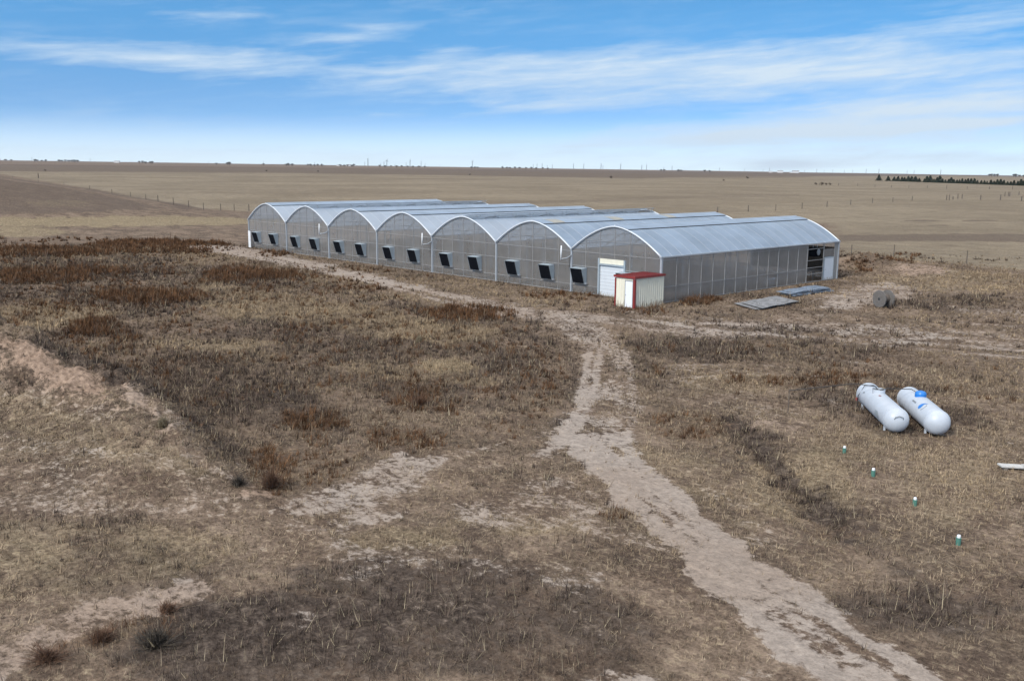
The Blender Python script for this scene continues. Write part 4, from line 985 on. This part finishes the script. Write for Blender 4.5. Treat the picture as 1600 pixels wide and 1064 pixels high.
def conifer(seed, h=6.0):
    r2 = random.Random(seed); t = thing('conifer_tree', 'x', 'tree')
    m = MB(); m.tube([(0, 0, -.3), (0, 0, h*.6), (0, 0, h*.93)], [.16, .10, .03], 7); m.build('trunk', 'trunk', t)
    m = MB()
    for k in range(900):
        z = h*(.06+.94*r2.random()**1.3); rr_ = (h-z)*.42*(r2.uniform(.35, 1.12))+.08; a = r2.uniform(0, 2*math.pi)
        p = Vector((rr_*math.cos(a), rr_*math.sin(a), z-.12*rr_)); s = r2.uniform(.3, .7)
        q = [p+Vector((r2.uniform(-s, s), r2.uniform(-s, s), r2.uniform(-s, s)*.7)) for _ in range(3)]
        m.face(q)
    m.build('crown', 'conifer', t)
    return t
def bushy(seed, h=8., wdt=5., name='tree', matn='fartree', n=260):
    r2 = random.Random(seed); t = thing(name, 'x', 'tree')
    m = MB(); m.tube([(0, 0, -.06*h), (.012*h, 0, h*.35), (0, .012*h, h*.7)], [.06*wdt, .04*wdt, .012*wdt], 7)
    for k in range(5):
        a = k*1.3; m.tube([(.006*h, 0, h*.3), (wdt*.3*math.cos(a), wdt*.3*math.sin(a), h*.7)], [.024*wdt, .008*wdt], 5)
    m.build('trunk', 'trunk', t)
    m = MB(); lobes = [(r2.uniform(-wdt*.3, wdt*.3), r2.uniform(-wdt*.3, wdt*.3), h*r2.uniform(.45, .8), wdt*r2.uniform(.22, .34)) for _ in range(7)]
    for k in range(n):
        x, y, z, R_ = r2.choice(lobes); v = Vector((r2.gauss(0, 1), r2.gauss(0, 1), r2.gauss(0, 1))).normalized()*R_*r2.uniform(.6, 1.05)
        p = Vector((x, y, z))+v; s = r2.uniform(.35, .8)*wdt/5
        m.face([p+Vector((r2.uniform(-s, s), r2.uniform(-s, s), r2.uniform(-s, s))) for _ in range(3)])
    m.build('crown', matn, t)
    return t
con = [conifer(k) for k in range(4)]
used = [False]*4
CX = [1373, 1387.5, 1397, 1403, 1409, 1413, 1419, 1424, 1430, 1436, 1444, 1448, 1453, 1459, 1464, 1468, 1472.5, 1477, 1482, 1486, 1490, 1495, 1499, 1503, 1508, 1512, 1517, 1522, 1527, 1533, 1538, 1542, 1548, 1553, 1558, 1563, 1568, 1574, 1579, 1584, 1590, 1595, 1600, 1606, 1612, 1619]
for k, px in enumerate(CX):
    by = 282.6+(px-1372)*(290.6-282.6)/228; p = P(px, by); dist = np.hypot(*(p[:2]-CAM[:2]))
    hp = {0: 10.5, 1: 9, 6: 10, 7: 9.5, 11: 11, 12: 12, 15: 12, 41: 11}.get(k, rnd.uniform(6.0, 10.0)); hp *= .78; hh = hp*dist/1482.9
    lab = ('lone dark conifer standing apart at the left end of the windbreak' if k == 0 else 'dark conifer in the windbreak on the far right, %s from its left end' % nth(k+1))
    c = con[k % 4]
    if not used[k % 4]:
        used[k % 4] = True; c.location = p; c.scale = (hh/6.*1.45, hh/6.*1.45, hh/6.); c['label'] = lab; c['group'] = 'windbreak conifers'; c.rotation_euler[2] = rnd.uniform(0, 6)
    else: dup(c, p, rnd.uniform(0, 6), lab, 'windbreak conifers', hh/6.).scale = (hh/6.*rnd.uniform(1.25, 1.75), hh/6.*rnd.uniform(1.25, 1.75), hh/6.)
bus = [bushy(k) for k in range(3)]; ub = [False]*3
# clumps of trees and farm buildings on the skyline: px, width px, how many, height px
CL = [(8, 26, 3, 2.6), (53, 6, 1, 3.2), (65, 18, 3, 2.6), (107, 34, 7, 3.4), (222, 14, 3, 3.), (236, 8, 2, 2.6), (357, 6, 2, 3.6), (337, 3, 1, 2), (411, 4, 1, 2.5), (452, 12, 3, 2.6), (492, 26, 5, 2.4), (541, 24, 4, 2.4), (553, 4, 1, 3.4), (628, 80, 9, 2.2), (742, 14, 3, 2.2), (792, 16, 3, 2.2), (830, 60, 7, 2.4), (1036, 10, 2, 2.4), (1062, 8, 2, 2.2), (1105, 14, 2, 2.), (1552, 18, 4, 3.6), (1585, 6, 2, 3.4), (1600, 20, 3, 2.6)]
nt_ = 0
for ci, (px0, wd, n_, hp) in enumerate(CL):
    for q in range(n_):
        px = px0-wd/2+wd*(q+.5)/n_+rnd.uniform(-1, 1); hz = horizon(px); r_ = rnd.uniform(3600, 4200)
        d_ = ray(px, hz); dh = d_[:2]/np.linalg.norm(d_[:2]); x_, y_ = CAM[:2]+dh*r_; zt_ = float(H(x_, y_))
        ze = CAM[2]+d_[2]/math.hypot(d_[0], d_[1])*r_
        hh = hp*rnd.uniform(.5, .85)*r_/1482.9+max(0, ze-zt_); nt_ += 1
        lab = 'dark tree clump on the skyline, %s from the left' % nth(nt_) if nt_ < 80 else 'dark skyline tree'
        b_ = bus[nt_ % 3]
        if not ub[nt_ % 3]:
            ub[nt_ % 3] = True; b_.location = (x_, y_, zt_); b_.scale = (hh/8.*1.7, hh/8.*1.7, hh/8.); b_['label'] = lab; b_['group'] = 'skyline trees'
        else: dup(b_, (x_, y_, zt_), rnd.uniform(0, 6), lab, 'skyline trees', hh/8.).scale = (hh/8.*1.7, hh/8.*1.7, hh/8.)
HS = [(183, 7, 2.2), (529, 5, 1.8), (545, 7, 2.2), (1204, 5, 2.), (1219, 8, 2.), (1243, 9, 2.2), (1236, 4, 1.8)]
hse = None
for k, (px, wpx, hp) in enumerate(sorted(HS)):
    py = horizon(px)+1.2; p = P(px, py); r_ = np.hypot(*(p[:2]-CAM[:2])); s = wpx*r_/1482.9/12.
    lab = 'tiny white farm building near the skyline, %s from the left' % nth(k+1)
    if hse is None:
        hse = thing('farm_building', lab, 'farm building', p, YAW*-1, 'farm buildings far off'); hse.scale = (s,)*3
        m = MB(); m.box((0, 0, 1.4), (12, 7, 3.2)); m.build('wall', 'farwall', hse)
        m = MB(); m.face([(-6.3, -3.8, 2.95), (6.3, -3.8, 2.95), (6.3, 0, 4.6), (-6.3, 0, 4.6)]); m.face([(-6.3, 3.8, 2.95), (6.3, 3.8, 2.95), (6.3, 0, 4.62), (-6.3, 0, 4.62)]); m.build('roof', 'farroof', hse)
    else: dup(hse, p, -YAW+rnd.uniform(-.3, .3), lab, None, s)
# low shrubs dotted over the far field
sb = bushy(9, 1.0, 1.3, 'shrub', 'brush', 160); first = True
SH = [(71, 267.5, 2, 'on the plain beyond the hill'), (955, 279, 3.4, 'beyond the greenhouse roofs, below the turbines'), (497, 269, 2, 'far out above the second greenhouse arch'), (416, 268, 2, 'far out above the leftmost arch'), (1131, 283, 2.2, 'out on the plain above the nearest greenhouse roof'), (1275, 289, 3, 'leftmost of the far shrub group'), (1284, 289.5, 4, 'biggest of the far shrub group'), (1291, 289.5, 3, 'third of the far shrub group'), (1297, 289.5, 3, 'right end of the far shrub group'), (734, 274, 2, 'far out, above the middle arches'), (1168, 279.5, 3, 'on the dark far slope')]
for px, py, hp, lab in SH:
    p = P(px, py); s = hp*np.hypot(*(p[:2]-CAM[:2]))/1482.9
    if first: sb.location = p; sb.scale = (s*1.3, s*1.3, s); sb['label'] = 'dark low shrub '+lab; sb['category'] = 'shrub'; first = False
    else:
        o = dup(sb, p, rnd.uniform(0, 6), 'dark low shrub '+lab, None, s); o.scale = (s*1.3, s*1.3, s)

# ------------------------------------------------------------------ grass and weeds
def tufts(name, n_try, rmin, rmax, dens, kind, label, B, hgt, wid, lean, cols, seed, rough_w=.00035, pale=0.):
    r2 = np.random.RandomState(seed)
    a = np.radians(r2.uniform(-36, 36, n_try))+YAW
    r = np.sqrt(r2.uniform(rmin**2, rmax**2, n_try))
    x = CAM[0]+r*np.sin(a); y = CAM[1]+r*np.cos(a)
    D = masks(x, y)
    inside = (x > -64.4) & (x < .25) & (y > -.25) & (y < 25.8)
    inside |= (x > sx0-.2) & (x < sx1+.2) & (y > sy0-.2) & (y < .2)
    clump = fbm(x, y, 2.2, 4, seed+7, .6); clump2 = fbm(x, y, 9., 3, seed+8)
    k = (r2.rand(n_try) < dens(D, clump, clump2, r)) & ~inside
    x, y, r = x[k], y[k], r[k]; D = {q: v[k] for q, v in D.items()}; n = len(x); z = H(x, y)-.02
    sc_ = hgt(D, r2, n, r)
    az = r2.uniform(0, 2*np.pi, (n, B)); le = np.abs(r2.normal(0, lean, (n, B)))+.08
    hh = sc_[:, None]*r2.uniform(.55, 1.1, (n, B)); ww = np.maximum(wid, rough_w*r)[:, None]*r2.uniform(.6, 1.3, (n, B))
    br = sc_[:, None]*.30*np.sqrt(r2.uniform(0, 1, (n, B))); ba = r2.uniform(0, 2*np.pi, (n, B))
    bx = x[:, None]+br*np.cos(ba); by = y[:, None]+br*np.sin(ba)
    px_, py_ = -np.sin(az)*ww, np.cos(az)*ww
    tx = bx+np.cos(az)*hh*le; ty = by+np.sin(az)*hh*le; tz = z[:, None]+hh*np.sqrt(np.clip(1-.5*le**2, .02, 1))
    V = np.empty((n, B, 3, 3))
    V[:, :, 0] = np.stack([bx-px_, by-py_, np.broadcast_to(z[:, None], bx.shape)], -1)
    V[:, :, 1] = np.stack([bx+px_, by+py_, np.broadcast_to(z[:, None], bx.shape)], -1)
    V[:, :, 2] = np.stack([tx, ty, tz], -1)
    nv = n*B*3; me = bpy.data.meshes.new(name)
    me.vertices.add(nv); me.vertices.foreach_set('co', V.ravel()); me.loops.add(nv); me.loops.foreach_set('vertex_index', np.arange(nv, dtype=np.int32))
    me.polygons.add(n*B); me.polygons.foreach_set('loop_start', np.arange(n*B, dtype=np.int32)*3); me.update(calc_edges=True)
    D['patch'] = fbm(x, y, 7., 4, seed+30, .6); D['patch2'] = fbm(x, y, 2.5, 3, seed+31, .6)
    c = cols(D, r2, n)                                    # (n,3)
    cb = c[:, None, :]*r2.uniform(.7, 1.3, (n, B, 1)); pk = (r2.rand(n, B) < pale)[..., None]; cb = np.where(pk, np.array((.36, .30, .205))*r2.uniform(.6, 1.2, (n, B, 1)), cb); cv_ = np.ones((n, B, 3, 4)); cv_[..., :3] = cb[:, :, None, :]
    at = me.color_attributes.new('tint', 'FLOAT_COLOR', 'POINT'); at.data.foreach_set('color', cv_.ravel().astype(np.float32))
    m = bpy.data.materials.get('dry_stems')
    if not m:
        m = bpy.data.materials.new('dry_stems'); m.use_nodes = True; nt = m.node_tree; b = nt.nodes['Principled BSDF']
        an = nt.nodes.new('ShaderNodeAttribute'); an.attribute_name = 'tint'; nt.links.new(an.outputs['Color'], b.inputs['Base Color']); b.inputs['Roughness'].default_value = .9; b.inputs['Specular IOR Level'].default_value = .15
    me.materials.append(m); o = bpy.data.objects.new(name, me); COL.objects.link(o)
    tag(o, label, None, None, 'stuff'); print(name, n, 'tufts', n*B, 'blades'); return o
def lerp3(a, b, t): return np.array(a)[None]*(1-t[:, None])+np.array(b)[None]*t[:, None]
NEAR = lambda r: np.clip(40/r, .25, 1)
def g_cols(D, r2, n):
    t = np.clip(.34+.45*D['straw']+.55*D['patch']+.35*D['patch2']+r2.normal(0, .20, n), 0, 1); c = lerp3((.138, .099, .072), (.38, .290, .185), t)
    k = np.clip(D['dark']*1.0-.8*D['straw']*(D['dark'] < .9)+np.clip(-.9*D['patch'], 0, .7), 0, 1)*(r2.rand(n) < .8); return c*(1-k[:, None])+np.array((.085, .064, .052))*k[:, None]
tufts('dry_grass', 300000, 14, 125, lambda D, c, c2, r: np.clip(.55+.5*c+.35*c2+.3*D['straw'], 0.04, 1)*np.clip(1-1.2*D['dirt'], .045, 1)*(1-.9*D['field'])*np.clip(55/r, .3, 1),
      'grass', 'short dry grass and stubble over the prairie', 8, lambda D, r2, n, r: r2.gamma(3, .026, n)*(1+.6*D['straw']+.7*D['rust'])*(1+.006*r)+.03, .006, .9, g_cols, 5)
tufts('dark_weeds', 190000, 14, 125, lambda D, c, c2, r: np.clip(D['dark']*1.1-.12+.6*c+.3*np.clip(c2, 0, 1)-.45*D['straw']*(D['dark'] < .9), 0, 1)*np.clip(1-1.3*D['dirt'], 0, 1)*np.clip(45/r, .3, 1),
      'weeds', 'dead grey-brown weeds standing in dark patches', 11, lambda D, r2, n, r: r2.gamma(4, .050, n)*(1+.004*r)+.06, .006, .7,
      lambda D, r2, n: lerp3((.042, .031, .027), (.165, .122, .095), np.clip(r2.normal(.4, .3, n), 0, 1)), 15, pale=.10)
tufts('rust_weeds', 190000, 14, 150, lambda D, c, c2, r: np.clip(1.5*(D['rust']-.30)+.55*c+.2*c2, 0, 1)*(D['rust'] > .12)*np.clip(70/r, .4, 1)*np.clip(1-D['dirt'], 0, 1),
      'weeds', 'rust-brown dead weeds in dense patches', 16, lambda D, r2, n, r: r2.gamma(4, .06, n)*(.55+.65*np.clip(D['rust'], 0, 1.1))*(1+.003*r)+.08, .006, .75,
      lambda D, r2, n: lerp3((.048, .025, .014), (.180, .094, .046), np.clip(r2.normal(.45, .3, n), 0, 1)), 25)

tufts('grass_litter', 260000, 14, 52, lambda D, c, c2, r: np.clip(.34+.6*c+.3*D['straw'], .04, 1)*np.clip(1-1.25*D['dirt'], .03, 1)*np.clip(1-.6*D['dark'], .3, 1)*np.clip(30/r, .4, 1)*np.where(D['dark'] > .9, .25, 1),
      'grass', 'matted fallen stems between the grass tufts close by', 5, lambda D, r2, n, r: r2.gamma(3, .034, n)+.04, .0045, 1.6,
      lambda D, r2, n: lerp3((.105, .079, .060), (.41, .318, .215), np.clip(.42+.3*D['straw']-.35*D['dark']+.45*D['patch2']+r2.normal(0, .25, n), 0, 1)), 35, pale=.06)
# ------------------------------------------------------------------ single bushes
def bush(seed, rad, hgt, cols, label, p):
    r2 = random.Random(seed); t = thing('dry_bush', label, 'bush', p, 0); lob = [r2.uniform(.55, 1.2) for _ in range(8)]
    for name, c0, n, kk in (('twigs', cols[0], 520, 1.0), ('stems', cols[1], 60, .6)):
        m = MB()
        for k in range(n):
            a = r2.uniform(0, 2*math.pi); el = math.radians(r2.uniform(8, 85)); L_ = r2.uniform(.35, 1.15)*kk*lob[int(a*1.27) % 8]
            d = Vector((rad*math.cos(a)*math.cos(el), rad*math.sin(a)*math.cos(el), hgt*math.sin(el)))*L_
            b0 = d*r2.uniform(0, .55)+Vector((r2.gauss(0, .06), r2.gauss(0, .06), -.02)); sd_ = Vector((-math.sin(a), math.cos(a), r2.uniform(-.5, .5)))*(.010 if name == 'twigs' else .016)
            tip = d+Vector((r2.gauss(0, .07), r2.gauss(0, .07), r2.gauss(0, .05)))
            m.face([b0-sd_, b0+sd_, tip])
        m.build(name, c0, t)
    return t
MAT['twig_dark'] = mat('dark_twigs', (.065, .052, .040), .9, var=.4); MAT['twig_rust'] = mat('rust_twigs', (.115, .060, .034), .9, var=.4); MAT['twig_tan'] = mat('tan_twigs', (.22, .18, .115), .9, var=.3)
for k, (px, py, r_, h_, c_2, lab) in enumerate((
    (242, 1010, .75, .60, ('twig_dark', 'twig_tan'), 'dark domed dead bush beside the bare patch at the lower left'),
    (160, 1000, .45, .30, ('twig_rust', 'twig_rust'), 'small rusty bush on the bare patch at the lower left'),
    (75, 1030, .60, .32, ('twig_rust', 'twig_dark'), 'rusty bush near the lower left corner'),
    (262, 955, .40, .26, ('twig_rust', 'twig_dark'), 'small brown bush at the upper edge of the lower left bare patch'),
    (425, 762, .85, .9, ('twig_rust', 'twig_dark'), 'tall rust brown bush at the end of the earth bank'),
    (372, 758, .35, .35, ('twig_dark', 'twig_dark'), 'small dark bush just left of the tall rust brown bush'),
    (255, 668, .55, .55, ('twig_tan', 'twig_dark'), 'pale dry bush on the crest of the earth bank'),
    (655, 632, .9, .6, ('twig_rust', 'twig_dark'), 'broad rust bush in the middle of the weed field'),
    (655, 535, .4, .5, ('twig_tan', 'twig_tan'), 'pale grass clump among weeds left of the track bend'))):
    bush(k, r_, h_, c_2, lab, P(px, py))
# ------------------------------------------------------------------ thin air haze
if HAZE:
    m = MB(); m.box((CAM[0], CAM[1], 35), (34000, 34000, 430)); hz_ = m.build('haze', 'white'); tag(hz_, None, None, None, 'stuff')
    hm = bpy.data.materials.new('haze_air'); hm.use_nodes = True; nt = hm.node_tree; nt.nodes.clear()
    pv = nt.nodes.new('ShaderNodeVolumePrincipled'); pv.inputs['Color'].default_value = (.86, .90, .97, 1); pv.inputs['Density'].default_value = HAZE; pv.inputs['Anisotropy'].default_value = .2
    ou = nt.nodes.new('ShaderNodeOutputMaterial'); nt.links.new(pv.outputs[0], ou.inputs['Volume']); hz_.data.materials.clear(); hz_.data.materials.append(hm)
